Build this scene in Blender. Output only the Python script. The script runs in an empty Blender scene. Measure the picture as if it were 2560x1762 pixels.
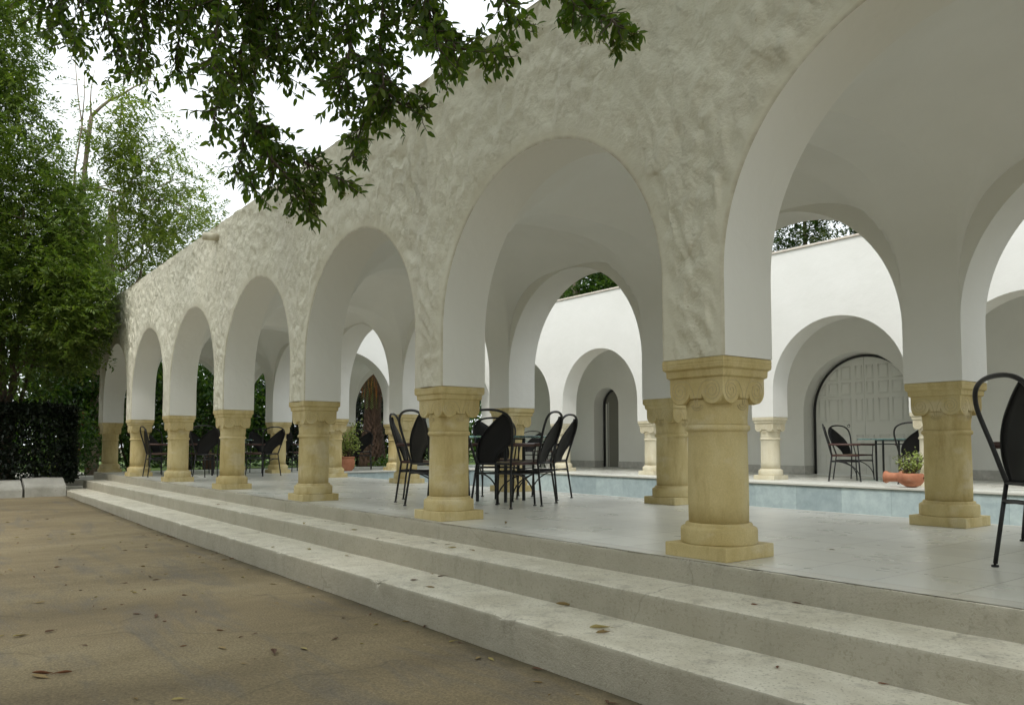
import bpy, math, random
import numpy as np
from mathutils import Vector, Matrix, noise
R = math.radians
PI = math.pi
random.seed(7); rng = np.random.default_rng(7)
S = bpy.context.scene
COL = S.collection
SP = 3.193                                   # bay spacing

# ------------------------------------------------------------------ camera
CAM = np.array([3.2863, -3.9322, 0.7122]); YAW, PIT, FPX, PCY = R(-52.70), R(3.30), 1987.6, 995.0
FW = np.array([math.sin(YAW)*math.cos(PIT), math.cos(YAW)*math.cos(PIT), math.sin(PIT)])
RT = np.array([math.cos(YAW), -math.sin(YAW), 0.0]); UP = np.cross(RT, FW)
cd = bpy.data.cameras.new('camera'); cam = bpy.data.objects.new('camera', cd); COL.objects.link(cam)
cam.location = CAM; cam.rotation_euler = (R(90)+PIT, 0, -YAW)
cd.sensor_width = 36; cd.lens = 36*FPX/2560; cd.shift_y = 114/2560; cd.clip_end = 900; cd.clip_start = 0.05
S.camera = cam

def ray(px, py):
    return RT*(px-1280)/FPX - UP*(py-PCY)/FPX + FW
def at(px, py, depth): return CAM + ray(px, py)*depth
def onz(px, py, z):
    d = ray(px, py); return CAM + d*((z-CAM[2])/d[2])
def onx(px, py, x):
    d = ray(px, py); return CAM + d*((x-CAM[0])/d[0])
def project(P):
    D = P-CAM; z = D@FW; zz = np.where(abs(z) < 1e-6, 1e-6, z)
    return 1280+FPX*(D@RT)/zz, PCY-FPX*(D@UP)/zz, z

# ------------------------------------------------------------------ objects
def tag(o, label=None, cat=None, group=None, kind=None):
    if label: o['label'] = label
    if cat: o['category'] = cat
    if group: o['group'] = group
    if kind: o['kind'] = kind
    return o
def empty(name, loc=(0, 0, 0), rz=0.0):
    o = bpy.data.objects.new(name, None); COL.objects.link(o); o.location = loc; o.rotation_euler = (0, 0, rz)
    o.empty_display_size = .2
    return o
def copy_tree(o, parent=None):
    c = o.copy(); COL.objects.link(c)
    if parent: c.parent = parent
    for ch in list(o.children): copy_tree(ch, c)
    return c
def link_mesh(name, me, parent=None, loc=(0, 0, 0), rz=0.0):
    o = bpy.data.objects.new(name, me); COL.objects.link(o)
    o.location = loc; o.rotation_euler = (0, 0, rz)
    if parent: o.parent = parent
    return o
def np_mesh(name, V, F, mat, smooth=False):
    """V (n,3) array, F (m,k) array: one mesh of equal-sided faces"""
    me = bpy.data.meshes.new(name); V = np.asarray(V, np.float32); F = np.asarray(F, np.int32)
    m, k = F.shape
    me.vertices.add(len(V)); me.vertices.foreach_set('co', V.ravel())
    me.loops.add(m*k); me.loops.foreach_set('vertex_index', F.ravel())
    me.polygons.add(m); me.polygons.foreach_set('loop_start', np.arange(0, m*k, k, dtype=np.int32))
    me.polygons.foreach_set('loop_total', np.full(m, k, np.int32))
    if smooth: me.polygons.foreach_set('use_smooth', np.ones(m, bool))
    me.update(calc_edges=True); me.materials.append(mat)
    return me

class MB:
    def __init__(s): s.v = []; s.f = []; s.sm = []
    def add(s, V, F, smooth=False):
        b = len(s.v); s.v += [tuple(map(float, p)) for p in V]
        for f in F: s.f.append(tuple(b+i for i in f)); s.sm.append(smooth)
    def box(s, x0, x1, y0, y1, z0, z1):
        V = [(x0,y0,z0),(x1,y0,z0),(x1,y1,z0),(x0,y1,z0),(x0,y0,z1),(x1,y0,z1),(x1,y1,z1),(x0,y1,z1)]
        s.add(V, [(0,3,2,1),(4,5,6,7),(0,1,5,4),(1,2,6,5),(2,3,7,6),(3,0,4,7)])
    def quad(s, a, b, c, d): s.add([a,b,c,d], [(0,1,2,3)])
    def lathe(s, prof, n=40, c=(0,0,0), cap=True):
        V = []; F = []
        for r, z in prof:
            for i in range(n):
                t = 2*PI*i/n; V.append((c[0]+r*math.cos(t), c[1]+r*math.sin(t), c[2]+z))
        for k in range(len(prof)-1):
            for i in range(n):
                j = (i+1) % n; F.append((k*n+i, k*n+j, (k+1)*n+j, (k+1)*n+i))
        if cap:
            F.append(tuple(reversed(range(n)))); F.append(tuple((len(prof)-1)*n+i for i in range(n)))
        s.add(V, F, True)
    def tube(s, pts, r, n=7, cap=True):
        pts = [Vector(p) for p in pts]; m = len(pts)
        rr = r if isinstance(r, (list, tuple)) else [r]*m
        T = [(pts[min(i+1, m-1)]-pts[max(i-1, 0)]).normalized() for i in range(m)]
        up = Vector((0,0,1)) if abs(T[0].z) < .9 else Vector((1,0,0))
        N = (up-T[0]*up.dot(T[0])).normalized(); V = []; F = []
        for i in range(m):
            N = (N-T[i]*N.dot(T[i])).normalized(); B = T[i].cross(N)
            for k in range(n):
                a = 2*PI*k/n; V.append(pts[i]+(N*math.cos(a)+B*math.sin(a))*rr[i])
        for i in range(m-1):
            for k in range(n):
                j = (k+1) % n; F.append((i*n+k, i*n+j, (i+1)*n+j, (i+1)*n+k))
        if cap:
            F.append(tuple(reversed(range(n)))); F.append(tuple((m-1)*n+k for k in range(n)))
        s.add(V, F, True)
    def grid(s, P, smooth=True, flip=False):
        """P: rows x cols of points"""
        nr, nc = len(P), len(P[0]); V = [p for row in P for p in row]; F = []
        for i in range(nr-1):
            for j in range(nc-1):
                q = (i*nc+j, i*nc+j+1, (i+1)*nc+j+1, (i+1)*nc+j); F.append(q[::-1] if flip else q)
        s.add(V, F, smooth)
    def mesh(s, name, mat):
        me = bpy.data.meshes.new(name); me.from_pydata(s.v, [], s.f); me.update()
        me.polygons.foreach_set('use_smooth', s.sm); me.materials.append(mat); return me
    def build(s, name, mat, parent=None, loc=(0,0,0), rz=0.0, bevel=0, seg=2):
        o = link_mesh(name, s.mesh(name, mat), parent, loc, rz)
        if bevel:
            b = o.modifiers.new('bevel', 'BEVEL'); b.width = bevel; b.segments = seg; b.limit_method = 'ANGLE'; b.angle_limit = R(40)
        return o

# ------------------------------------------------------------------ materials
def mat(name):
    m = bpy.data.materials.new(name); m.use_nodes = True; nt = m.node_tree
    return m, nt, nt.nodes['Principled BSDF']
def N(nt, typ, **kw):
    n = nt.nodes.new(typ)
    for k, v in kw.items():
        if k in n.inputs: n.inputs[k].default_value = v
        else: setattr(n, k, v)
    return n
def ramp(nt, fac, stops):
    r = N(nt, 'ShaderNodeValToRGB'); e = r.color_ramp.elements
    while len(e) < len(stops): e.new(.5)
    for i, (p, c) in enumerate(stops):
        e[i].position = p; e[i].color = (*c, 1) if len(c) == 3 else c
    nt.links.new(fac, r.inputs['Fac']); return r.outputs['Color']
def mixc(nt, fac, a, b, mode='MIX'):
    m = N(nt, 'ShaderNodeMix', data_type='RGBA', blend_type=mode)
    for sock, v in ((m.inputs[0], fac), (m.inputs[6], a), (m.inputs[7], b)):
        if hasattr(v, 'is_linked'): nt.links.new(v, sock)
        elif isinstance(v, (int, float)): sock.default_value = v
        else: sock.default_value = (*v, 1)
    return m.outputs[2]
def tex(nt, scale, detail=4, rough=.55, coord='Object', stretch=None, rot=None, kind='noise', dist=0):
    if coord == 'World':
        src = N(nt, 'ShaderNodeNewGeometry').outputs['Position']
    else:
        src = N(nt, 'ShaderNodeTexCoord').outputs[coord]
    if stretch or rot:
        mp = N(nt, 'ShaderNodeMapping'); mp.inputs['Scale'].default_value = stretch or (1,1,1)
        mp.inputs['Rotation'].default_value = rot or (0,0,0); nt.links.new(src, mp.inputs[0]); src = mp.outputs[0]
    if kind == 'noise':
        n = N(nt, 'ShaderNodeTexNoise', Scale=scale, Detail=detail, Roughness=rough, Distortion=dist)
    else:
        n = N(nt, 'ShaderNodeTexVoronoi', Scale=scale)
    nt.links.new(src, n.inputs['Vector']); return n.outputs[0]
def geo(nt):
    g = N(nt, 'ShaderNodeNewGeometry'); return g
def worldpos(nt):
    g = N(nt, 'ShaderNodeNewGeometry'); x = N(nt, 'ShaderNodeSeparateXYZ'); nt.links.new(g.outputs['Position'], x.inputs[0]); return g.outputs['Position'], x.outputs
def bump(nt, b, h, strength=.5, dist=.02):
    n = N(nt, 'ShaderNodeBump', Strength=strength, Distance=dist); nt.links.new(h, n.inputs['Height'])
    nt.links.new(n.outputs[0], b.inputs['Normal']); return n
def math_(nt, op, a, b=0.0):
    m = N(nt, 'ShaderNodeMath', operation=op)
    for i, v in enumerate((a, b)):
        if hasattr(v, 'is_linked'): nt.links.new(v, m.inputs[i])
        else: m.inputs[i].default_value = v
    return m.outputs[0]
def plain(name, col, rough=.5, metal=0, spec=.5):
    m, nt, b = mat(name); b.inputs['Base Color'].default_value = (*col, 1); b.inputs['Roughness'].default_value = rough
    b.inputs['Metallic'].default_value = metal; b.inputs['Specular IOR Level'].default_value = spec; return m

def m_plaster(name, rough_face):
    m, nt, b = mat(name); b.inputs['Roughness'].default_value = .85; b.inputs['Specular IOR Level'].default_value = .25
    base = ramp(nt, tex(nt, 1.1, 6, .6, 'World'), [(.3, (.70, .665, .53)), (.7, (.76, .73, .60))] if rough_face else [(.3, (.77, .765, .72)), (.7, (.82, .815, .775))])
    if rough_face:
        big = ramp(nt, tex(nt, .8, 5, .65, 'World', stretch=(1, 1, .5)), [(.5, (0,0,0)), (.72, (1,1,1))])
        base = mixc(nt, math_(nt, 'MULTIPLY', big, .35), base, (.56, .52, .44))
        spots = ramp(nt, tex(nt, 9, 6, .7, 'World'), [(.60, (0,0,0)), (.72, (1,1,1))])
        pos, xyz = worldpos(nt)
        mould = N(nt, 'ShaderNodeMapRange'); nt.links.new(xyz[0], mould.inputs[0])
        mould.inputs[1].default_value = -6; mould.inputs[2].default_value = -15; mould.inputs[3].default_value = .14; mould.inputs[4].default_value = .9
        hi = N(nt, 'ShaderNodeMapRange'); nt.links.new(xyz[2], hi.inputs[0]); hi.inputs[1].default_value = 2.6; hi.inputs[2].default_value = 4.1
        hi.inputs[3].default_value = .15; hi.inputs[4].default_value = 1
        base = mixc(nt, math_(nt, 'MULTIPLY', math_(nt, 'MULTIPLY', spots, mould.outputs[0]), hi.outputs[0]), base, (.22, .215, .18))
        rust = ramp(nt, tex(nt, 23, 3, .6, 'World'), [(.70, (0,0,0)), (.76, (1,1,1))])
        base = mixc(nt, math_(nt, 'MULTIPLY', rust, .55), base, (.36, .24, .12))
        h1 = tex(nt, 15, 5, .6, 'World', stretch=(1.3, 1, .7), rot=(0, R(35), 0)); h2 = tex(nt, 75, 4, .6, 'World')
        at_ = N(nt, 'ShaderNodeAttribute', attribute_name='rim'); rim = at_.outputs['Fac']
        fade = N(nt, 'ShaderNodeMapRange'); nt.links.new(rim, fade.inputs[0]); fade.inputs[1].default_value = 0; fade.inputs[2].default_value = .16; fade.inputs[3].default_value = .10; fade.inputs[4].default_value = 1
        line = N(nt, 'ShaderNodeMapRange'); nt.links.new(rim, line.inputs[0]); line.inputs[1].default_value = .004; line.inputs[2].default_value = .03; line.inputs[3].default_value = 1; line.inputs[4].default_value = 0
        on = math_(nt, 'GREATER_THAN', rim, -.01); ln = math_(nt, 'MULTIPLY', math_(nt, 'MULTIPLY', line.outputs[0], on), ramp(nt, tex(nt, 5, 5, .7, 'World'), [(.35, (.15,.15,.15)), (.6, (1,1,1))]))
        base = mixc(nt, math_(nt, 'MULTIPLY', ln, .6), base, (.33, .27, .17))
        g3 = geo(nt); mp = N(nt, 'ShaderNodeMapping'); mp.inputs['Scale'].default_value = (1.25, 1, .72); mp.inputs['Rotation'].default_value = (0, R(50), 0); nt.links.new(g3.outputs['Position'], mp.inputs[0])
        nz = N(nt, 'ShaderNodeTexNoise', Scale=5.0, Detail=3.0); nt.links.new(g3.outputs['Position'], nz.inputs['Vector'])
        sc = N(nt, 'ShaderNodeVectorMath', operation='SCALE'); nt.links.new(nz.outputs['Color'], sc.inputs[0]); sc.inputs['Scale'].default_value = .16
        vm = N(nt, 'ShaderNodeVectorMath', operation='ADD'); nt.links.new(mp.outputs[0], vm.inputs[0]); nt.links.new(sc.outputs[0], vm.inputs[1])
        vo = N(nt, 'ShaderNodeTexVoronoi', feature='SMOOTH_F1', Scale=9.0); vo.inputs['Smoothness'].default_value = .35; nt.links.new(vm.outputs[0], vo.inputs['Vector'])
        vo2 = N(nt, 'ShaderNodeTexVoronoi', feature='SMOOTH_F1', Scale=4.2); vo2.inputs['Smoothness'].default_value = .5; nt.links.new(vm.outputs[0], vo2.inputs['Vector'])
        amt = ramp(nt, tex(nt, .9, 3, .5, 'World'), [(.35, (.25,.25,.25)), (.65, (1,1,1))])
        dab = math_(nt, 'MULTIPLY', math_(nt, 'ADD', math_(nt, 'MULTIPLY', vo.outputs['Distance'], -.55), math_(nt, 'MULTIPLY', vo2.outputs['Distance'], -.6)), amt)
        h = math_(nt, 'ADD', math_(nt, 'ADD', math_(nt, 'MULTIPLY', tex(nt, 20, 4, .6, 'World'), .22), math_(nt, 'MULTIPLY', h2, .06)), dab)
        h = math_(nt, 'MULTIPLY', h, fade.outputs[0]); bump(nt, b, h, 1.0, .07)
        base = mixc(nt, math_(nt, 'GREATER_THAN', rim, -.01), (.79, .78, .73), base)
    else:
        sm = ramp(nt, tex(nt, 26, 3, .6, 'World'), [(.73, (0,0,0)), (.78, (1,1,1))])
        base = mixc(nt, math_(nt, 'MULTIPLY', sm, .25), base, (.45, .40, .32))
        h = math_(nt, 'ADD', math_(nt, 'MULTIPLY', tex(nt, 3.5, 4, .5, 'World'), .8), math_(nt, 'MULTIPLY', tex(nt, 40, 4, .6, 'World'), .12))
        bump(nt, b, h, .35, .03)
    nt.links.new(base, b.inputs['Base Color']); return m
M_FRONT = m_plaster('rough_plaster', True)
M_WHITE = m_plaster('smooth_plaster', False)

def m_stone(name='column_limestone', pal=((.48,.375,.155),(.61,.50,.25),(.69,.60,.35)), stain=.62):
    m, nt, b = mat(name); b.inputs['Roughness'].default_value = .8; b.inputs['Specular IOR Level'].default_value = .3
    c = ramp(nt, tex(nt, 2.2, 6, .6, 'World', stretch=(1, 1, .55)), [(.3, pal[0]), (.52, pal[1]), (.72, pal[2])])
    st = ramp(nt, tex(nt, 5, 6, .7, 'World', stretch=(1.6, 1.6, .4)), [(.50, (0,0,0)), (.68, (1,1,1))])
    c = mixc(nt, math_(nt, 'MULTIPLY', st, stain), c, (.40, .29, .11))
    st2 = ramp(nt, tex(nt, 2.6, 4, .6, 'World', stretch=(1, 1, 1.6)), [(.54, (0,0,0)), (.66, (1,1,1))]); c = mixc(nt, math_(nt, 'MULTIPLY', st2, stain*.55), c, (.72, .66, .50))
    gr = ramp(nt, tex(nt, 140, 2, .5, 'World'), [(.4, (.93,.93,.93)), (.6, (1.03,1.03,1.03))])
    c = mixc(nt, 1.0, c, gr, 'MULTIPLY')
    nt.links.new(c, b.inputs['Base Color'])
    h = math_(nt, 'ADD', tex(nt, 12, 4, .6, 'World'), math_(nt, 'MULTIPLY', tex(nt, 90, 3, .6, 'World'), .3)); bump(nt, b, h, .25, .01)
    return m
M_STONE = m_stone(); M_STONE_PALE = m_stone('sunlit_limestone', ((.58,.52,.36),(.67,.62,.47),(.72,.68,.54)), .2)  # second is a paler copy for the far row, sunlight put into its colour
M_GROOVE = plain('stained_groove', (.47, .39, .225), .9)

def m_step():
    m, nt, b = mat('step_concrete'); b.inputs['Roughness'].default_value = .9; b.inputs['Specular IOR Level'].default_value = .2
    c = ramp(nt, tex(nt, 1.6, 7, .65, 'World'), [(.3, (.73, .69, .57)), (.7, (.81, .775, .665))])
    sp = ramp(nt, tex(nt, 55, 3, .6, 'World'), [(.57, (0,0,0)), (.66, (1,1,1))])
    c = mixc(nt, math_(nt, 'MULTIPLY', sp, .55), c, (.33, .29, .21))
    bl = ramp(nt, tex(nt, 3.2, 7, .7, 'World'), [(.38, (.90,.885,.855)), (.62, (1.05,1.045,1.03))]); c = mixc(nt, 1.0, c, bl, 'MULTIPLY')
    st = ramp(nt, tex(nt, 6, 5, .7, 'World', stretch=(1, 1, .4)), [(.54, (0,0,0)), (.70, (1,1,1))])
    c = mixc(nt, math_(nt, 'MULTIPLY', st, .5), c, (.33, .30, .24))
    g2 = geo(nt); nz = N(nt, 'ShaderNodeTexNoise', Scale=2.5, Detail=6.0); nt.links.new(g2.outputs['Position'], nz.inputs['Vector'])
    sc = N(nt, 'ShaderNodeVectorMath', operation='SCALE'); nt.links.new(nz.outputs['Color'], sc.inputs[0]); sc.inputs['Scale'].default_value = .5
    vm = N(nt, 'ShaderNodeVectorMath', operation='ADD'); nt.links.new(g2.outputs['Position'], vm.inputs[0]); nt.links.new(sc.outputs[0], vm.inputs[1])
    cr = N(nt, 'ShaderNodeTexVoronoi', feature='DISTANCE_TO_EDGE', Scale=.8); nt.links.new(vm.outputs[0], cr.inputs['Vector'])
    c = mixc(nt, math_(nt, 'MULTIPLY', math_(nt, 'MULTIPLY', ramp(nt, cr.outputs[0], [(.0, (1,1,1)), (.007, (0,0,0))]), ramp(nt, tex(nt, 1.1, 3, .5, 'World'), [(.48, (0,0,0)), (.58, (1,1,1))])), .6), c, (.24, .21, .16))
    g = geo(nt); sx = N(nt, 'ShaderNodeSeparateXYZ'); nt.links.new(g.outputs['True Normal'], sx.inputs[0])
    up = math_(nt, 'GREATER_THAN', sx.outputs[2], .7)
    c = mixc(nt, up, mixc(nt, .68, c, (.34, .31, .235)), c)  # risers mixed darker than treads: dirt, and shade put into the colour
    nt.links.new(c, b.inputs['Base Color'])
    h = math_(nt, 'ADD', tex(nt, 14, 7, .75, 'World'), math_(nt, 'MULTIPLY', tex(nt, 120, 3, .6, 'World'), .3)); bump(nt, b, h, .9, .018)
    return m
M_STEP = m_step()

def m_ground():
    m, nt, b = mat('worn_ground'); b.inputs['Roughness'].default_value = .92; b.inputs['Specular IOR Level'].default_value = .2
    c = ramp(nt, tex(nt, .9, 8, .62, 'World', stretch=(1, .45, 1), rot=(0, 0, R(30))), [(.32, (.17, .135, .083)), (.5, (.235, .188, .113)), (.68, (.30, .246, .152))])
    st = ramp(nt, tex(nt, 1.7, 7, .7, 'World', stretch=(.35, 1.6, 1), rot=(0, 0, R(-20)), dist=.6), [(.50, (0,0,0)), (.66, (1,1,1))])
    c = mixc(nt, math_(nt, 'MULTIPLY', st, .55), c, (.15, .14, .125))
    gr = ramp(nt, tex(nt, 75, 5, .75, 'World'), [(.33, (.45,.45,.45)), (.5, (1,1,1)), (.66, (1.6,1.55,1.45))])
    c = mixc(nt, .62, c, gr, 'MULTIPLY')
    pb = ramp(nt, tex(nt, 34, 2, .5, 'World'), [(.73, (0,0,0)), (.76, (1,1,1))]); c = mixc(nt, math_(nt, 'MULTIPLY', pb, .6), c, (.42, .38, .30))
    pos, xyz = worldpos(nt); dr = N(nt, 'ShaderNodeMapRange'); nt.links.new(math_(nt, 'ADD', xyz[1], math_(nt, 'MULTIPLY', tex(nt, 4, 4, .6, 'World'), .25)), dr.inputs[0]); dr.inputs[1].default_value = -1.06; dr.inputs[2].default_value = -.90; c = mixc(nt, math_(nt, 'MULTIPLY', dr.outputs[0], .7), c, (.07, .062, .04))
    cr = N(nt, 'ShaderNodeTexVoronoi', feature='DISTANCE_TO_EDGE', Scale=.55)
    g = geo(nt); nz = N(nt, 'ShaderNodeTexNoise', Scale=1.5, Detail=6.0); nt.links.new(g.outputs['Position'], nz.inputs['Vector'])
    vm = N(nt, 'ShaderNodeVectorMath', operation='ADD'); nt.links.new(g.outputs['Position'], vm.inputs[0])
    sc = N(nt, 'ShaderNodeVectorMath', operation='SCALE'); nt.links.new(nz.outputs['Color'], sc.inputs[0]); sc.inputs['Scale'].default_value = .9
    nt.links.new(sc.outputs[0], vm.inputs[1]); nt.links.new(vm.outputs[0], cr.inputs['Vector'])
    crack = ramp(nt, cr.outputs[0], [(.0, (1,1,1)), (.010, (0,0,0))])
    brk = ramp(nt, tex(nt, 1.3, 3, .5, 'World'), [(.48, (0,0,0)), (.60, (1,1,1))])
    c = mixc(nt, math_(nt, 'MULTIPLY', math_(nt, 'MULTIPLY', crack, brk), .45), c, (.09, .075, .055))
    nt.links.new(c, b.inputs['Base Color'])
    h = math_(nt, 'ADD', tex(nt, 3, 5, .6, 'World'), math_(nt, 'MULTIPLY', tex(nt, 150, 4, .7, 'World'), .3)); bump(nt, b, h, .35, .012)
    return m
M_GROUND = m_ground()

def m_tile():
    m, nt, b = mat('marble_floor_tiles'); b.inputs['Roughness'].default_value = .26; b.inputs['Specular IOR Level'].default_value = .5
    g = geo(nt); mp = N(nt, 'ShaderNodeMapping'); mp.inputs['Location'].default_value = (-.2, -.097, 0); nt.links.new(g.outputs['Position'], mp.inputs[0])
    br = N(nt, 'ShaderNodeTexBrick', offset=0.0, squash=1.0)
    br.inputs['Color1'].default_value = (.70, .695, .64, 1); br.inputs['Color2'].default_value = (.775, .77, .71, 1); br.inputs['Mortar'].default_value = (.30, .29, .26, 1)
    br.inputs['Scale'].default_value = 1; br.inputs['Mortar Size'].default_value = .0035; br.inputs['Mortar Smooth'].default_value = .3
    br.inputs['Brick Width'].default_value = .44; br.inputs['Row Height'].default_value = .44; br.inputs['Bias'].default_value = 0
    nt.links.new(mp.outputs[0], br.inputs['Vector'])
    v = ramp(nt, tex(nt, 1.2, 5, .55, 'World', stretch=(.45, 1, 1)), [(.3, (.90,.91,.91)), (.7, (1.06,1.06,1.05))])
    c = mixc(nt, 1.0, br.outputs['Color'], v, 'MULTIPLY')
    pos, xyz = worldpos(nt); edge = math_(nt, 'LESS_THAN', xyz[1], .093)
    c = mixc(nt, edge, c, (.62, .605, .54)); nt.links.new(c, b.inputs['Base Color'])
    r = ramp(nt, tex(nt, 1.5, 4, .6, 'World'), [(.3, (.25,.25,.25)), (.7, (.34,.34,.34))]); nt.links.new(r, b.inputs['Roughness'])
    return m
M_TILE = m_tile()

def m_pool():
    m, nt, b = mat('pool_marble'); b.inputs['Roughness'].default_value = .35
    pos, xyz = worldpos(nt)
    u = math_(nt, 'ADD', xyz[0], xyz[1]); cmb = N(nt, 'ShaderNodeCombineXYZ'); nt.links.new(math_(nt, 'ADD', u, .55), cmb.inputs[0]); cmb.inputs[1].default_value = .5
    br = N(nt, 'ShaderNodeTexBrick', offset=0.0); br.inputs['Color1'].default_value = (.40, .49, .51, 1); br.inputs['Color2'].default_value = (.60, .71, .71, 1)
    br.inputs['Mortar'].default_value = (.36, .46, .47, 1); br.inputs['Scale'].default_value = 1; br.inputs['Mortar Size'].default_value = .004
    br.inputs['Brick Width'].default_value = .88; br.inputs['Row Height'].default_value = 1.0; nt.links.new(cmb.outputs[0], br.inputs['Vector'])
    v = ramp(nt, tex(nt, 6, 8, .72, 'World', dist=.35), [(.36, (.80,.83,.85)), (.62, (1.07,1.07,1.06))])
    c = mixc(nt, 1.0, br.outputs['Color'], v, 'MULTIPLY'); nt.links.new(c, b.inputs['Base Color']); return m
M_POOL = m_pool()
M_COPING = plain('coping_marble', (.66, .66, .60), .45)

def m_water():
    m, nt, b = mat('pool_water'); b.inputs['Base Color'].default_value = (.10, .74, .80, 1); b.inputs['Roughness'].default_value = .05
    bump(nt, b, tex(nt, 3, 2, .5, 'World'), .15, .03); return m
M_WATER = m_water()

def m_leaf(name, c0, c1, c2, trans=.35, rough=.45, scale=.8, spec=.4):
    m, nt, b = mat(name); g = geo(nt)
    col = ramp(nt, g.outputs['Random Per Island'], [(.0, c0), (.55, c1), (1.0, c2)])
    nz = ramp(nt, tex(nt, scale, 3, .6, 'World'), [(.35, (.72,.74,.72)), (.65, (1.28,1.24,1.1))])
    col = mixc(nt, 1.0, col, nz, 'MULTIPLY')
    b.inputs['Roughness'].default_value = rough; b.inputs['Specular IOR Level'].default_value = spec; nt.links.new(col, b.inputs['Base Color'])
    t = N(nt, 'ShaderNodeBsdfTranslucent'); nt.links.new(mixc(nt, 1.0, col, (1.3, 1.5, .5), 'MULTIPLY'), t.inputs[0])
    mx = N(nt, 'ShaderNodeMixShader'); mx.inputs[0].default_value = trans
    nt.links.new(b.outputs[0], mx.inputs[1]); nt.links.new(t.outputs[0], mx.inputs[2])
    nt.links.new(mx.outputs[0], nt.nodes['Material Output'].inputs['Surface']); return m
M_LEAF_NEAR = m_leaf('privet_leaf', (.042,.080,.014), (.072,.118,.018), (.125,.170,.030), .50, .38, 1.5)
M_LEAF_TREE = m_leaf('pinnate_foliage', (.065,.108,.024), (.098,.145,.033), (.165,.205,.052), .42, .5, .7)
M_LEAF_LIGHT = m_leaf('pale_foliage', (.085,.130,.026), (.125,.170,.036), (.180,.205,.055), .42, .5, .9)
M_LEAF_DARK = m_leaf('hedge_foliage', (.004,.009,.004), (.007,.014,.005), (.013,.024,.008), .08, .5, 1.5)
M_LEAF_BUSH = m_leaf('bush_foliage', (.025,.065,.014), (.050,.105,.022), (.130,.195,.042), .38, .5, .6)
M_LEAF_CON = m_leaf('conifer_foliage', (.018,.045,.012), (.045,.085,.018), (.110,.120,.030), .25, .6, .9)
M_JADE = m_leaf('succulent_leaf', (.20,.26,.07), (.28,.34,.10), (.36,.40,.16), .25, .4, 6)
M_FROND = m_leaf('palm_frond', (.10,.17,.04), (.16,.24,.06), (.24,.32,.10), .35, .4, 2)
M_FLOWER_PALE = plain('pale_blossom', (.30, .31, .13), .7)
M_ORANGE = m_leaf('orange_stalks', (.13,.04,.012), (.22,.075,.016), (.32,.13,.03), .15, .6, 3)
M_YELLOW = m_leaf('yellow_blossom', (.60,.48,.03), (.70,.56,.05), (.72,.62,.12), .3, .6, 3)
def m_bark(name, a, b_, sc=6):
    m, nt, b = mat(name); b.inputs['Roughness'].default_value = .9
    t = tex(nt, sc, 6, .65, 'World', stretch=(1, 1, .25)); nt.links.new(ramp(nt, t, [(.35, a), (.65, b_)]), b.inputs['Base Color']); bump(nt, b, t, .6, .03); return m
M_BARK = m_bark('brown_bark', (.075,.052,.036), (.16,.115,.08))
M_BARK_PALE = m_bark('pale_bark', (.24,.19,.145), (.42,.35,.28), 8)
M_PALMBARK = m_bark('palm_bark', (.045,.026,.018), (.13,.075,.05), 9)
M_TWIG = plain('twig', (.07, .05, .032), .8)

M_IRON = plain('black_iron', (.011, .011, .012), .42, 0, .5)
M_PANEL = plain('black_back_panel', (.007, .007, .008), .5, 0, .3)
def m_rush():
    m, nt, b = mat('woven_rush'); b.inputs['Roughness'].default_value = .85
    t = tex(nt, 30, 3, .6, 'Object', stretch=(1, 6, 1)); nt.links.new(ramp(nt, t, [(.35, (.16,.115,.06)), (.65, (.32,.245,.14))]), b.inputs['Base Color']); bump(nt, b, t, .5, .01); return m
M_RUSH = m_rush()
M_WOOD = plain('dark_red_wood', (.062, .024, .018), .4)
M_RUBBER = plain('rubber_foot', (.015, .015, .015), .8)
def m_glass():
    m, nt, b = mat('teal_glass'); b.inputs['Base Color'].default_value = (.42, .80, .82, 1); b.inputs['Roughness'].default_value = .03
    b.inputs['Transmission Weight'].default_value = .92; b.inputs['IOR'].default_value = 1.45; return m
M_GLASS = m_glass()
def m_terra():
    m, nt, b = mat('terracotta'); b.inputs['Roughness'].default_value = .85
    c = ramp(nt, tex(nt, 7, 5, .6, 'Object'), [(.3, (.36,.135,.07)), (.6, (.48,.205,.115)), (.78, (.55,.36,.27))]); nt.links.new(c, b.inputs['Base Color'])
    bump(nt, b, tex(nt, 30, 3, .6, 'Object'), .2, .01); return m
M_TERRA = m_terra()
M_SOIL = plain('potting_soil', (.05, .035, .022), .95)
M_DOOR = plain('painted_door', (.78, .78, .73), .55)
M_DOOR_DARK = plain('grey_door', (.20, .195, .165), .5)
M_BLACKFRAME = plain('black_door_frame', (.012, .012, .012), .4)
def m_skirt():
    m, nt, b = mat('skirting_marble'); b.inputs['Roughness'].default_value = .45
    nt.links.new(ramp(nt, tex(nt, 4, 7, .7, 'World', dist=1), [(.35, (.40,.39,.36)), (.65, (.58,.57,.53))]), b.inputs['Base Color']); return m
M_SKIRT = m_skirt()
def m_lawn():
    m, nt, b = mat('lawn_grass'); b.inputs['Roughness'].default_value = .9
    nt.links.new(ramp(nt, tex(nt, 3, 8, .75, 'World'), [(.3, (.055,.105,.018)), (.7, (.135,.21,.035))]), b.inputs['Base Color'])
    bump(nt, b, tex(nt, 60, 3, .7, 'World'), .8, .03); return m
M_LAWN = m_lawn()
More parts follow.
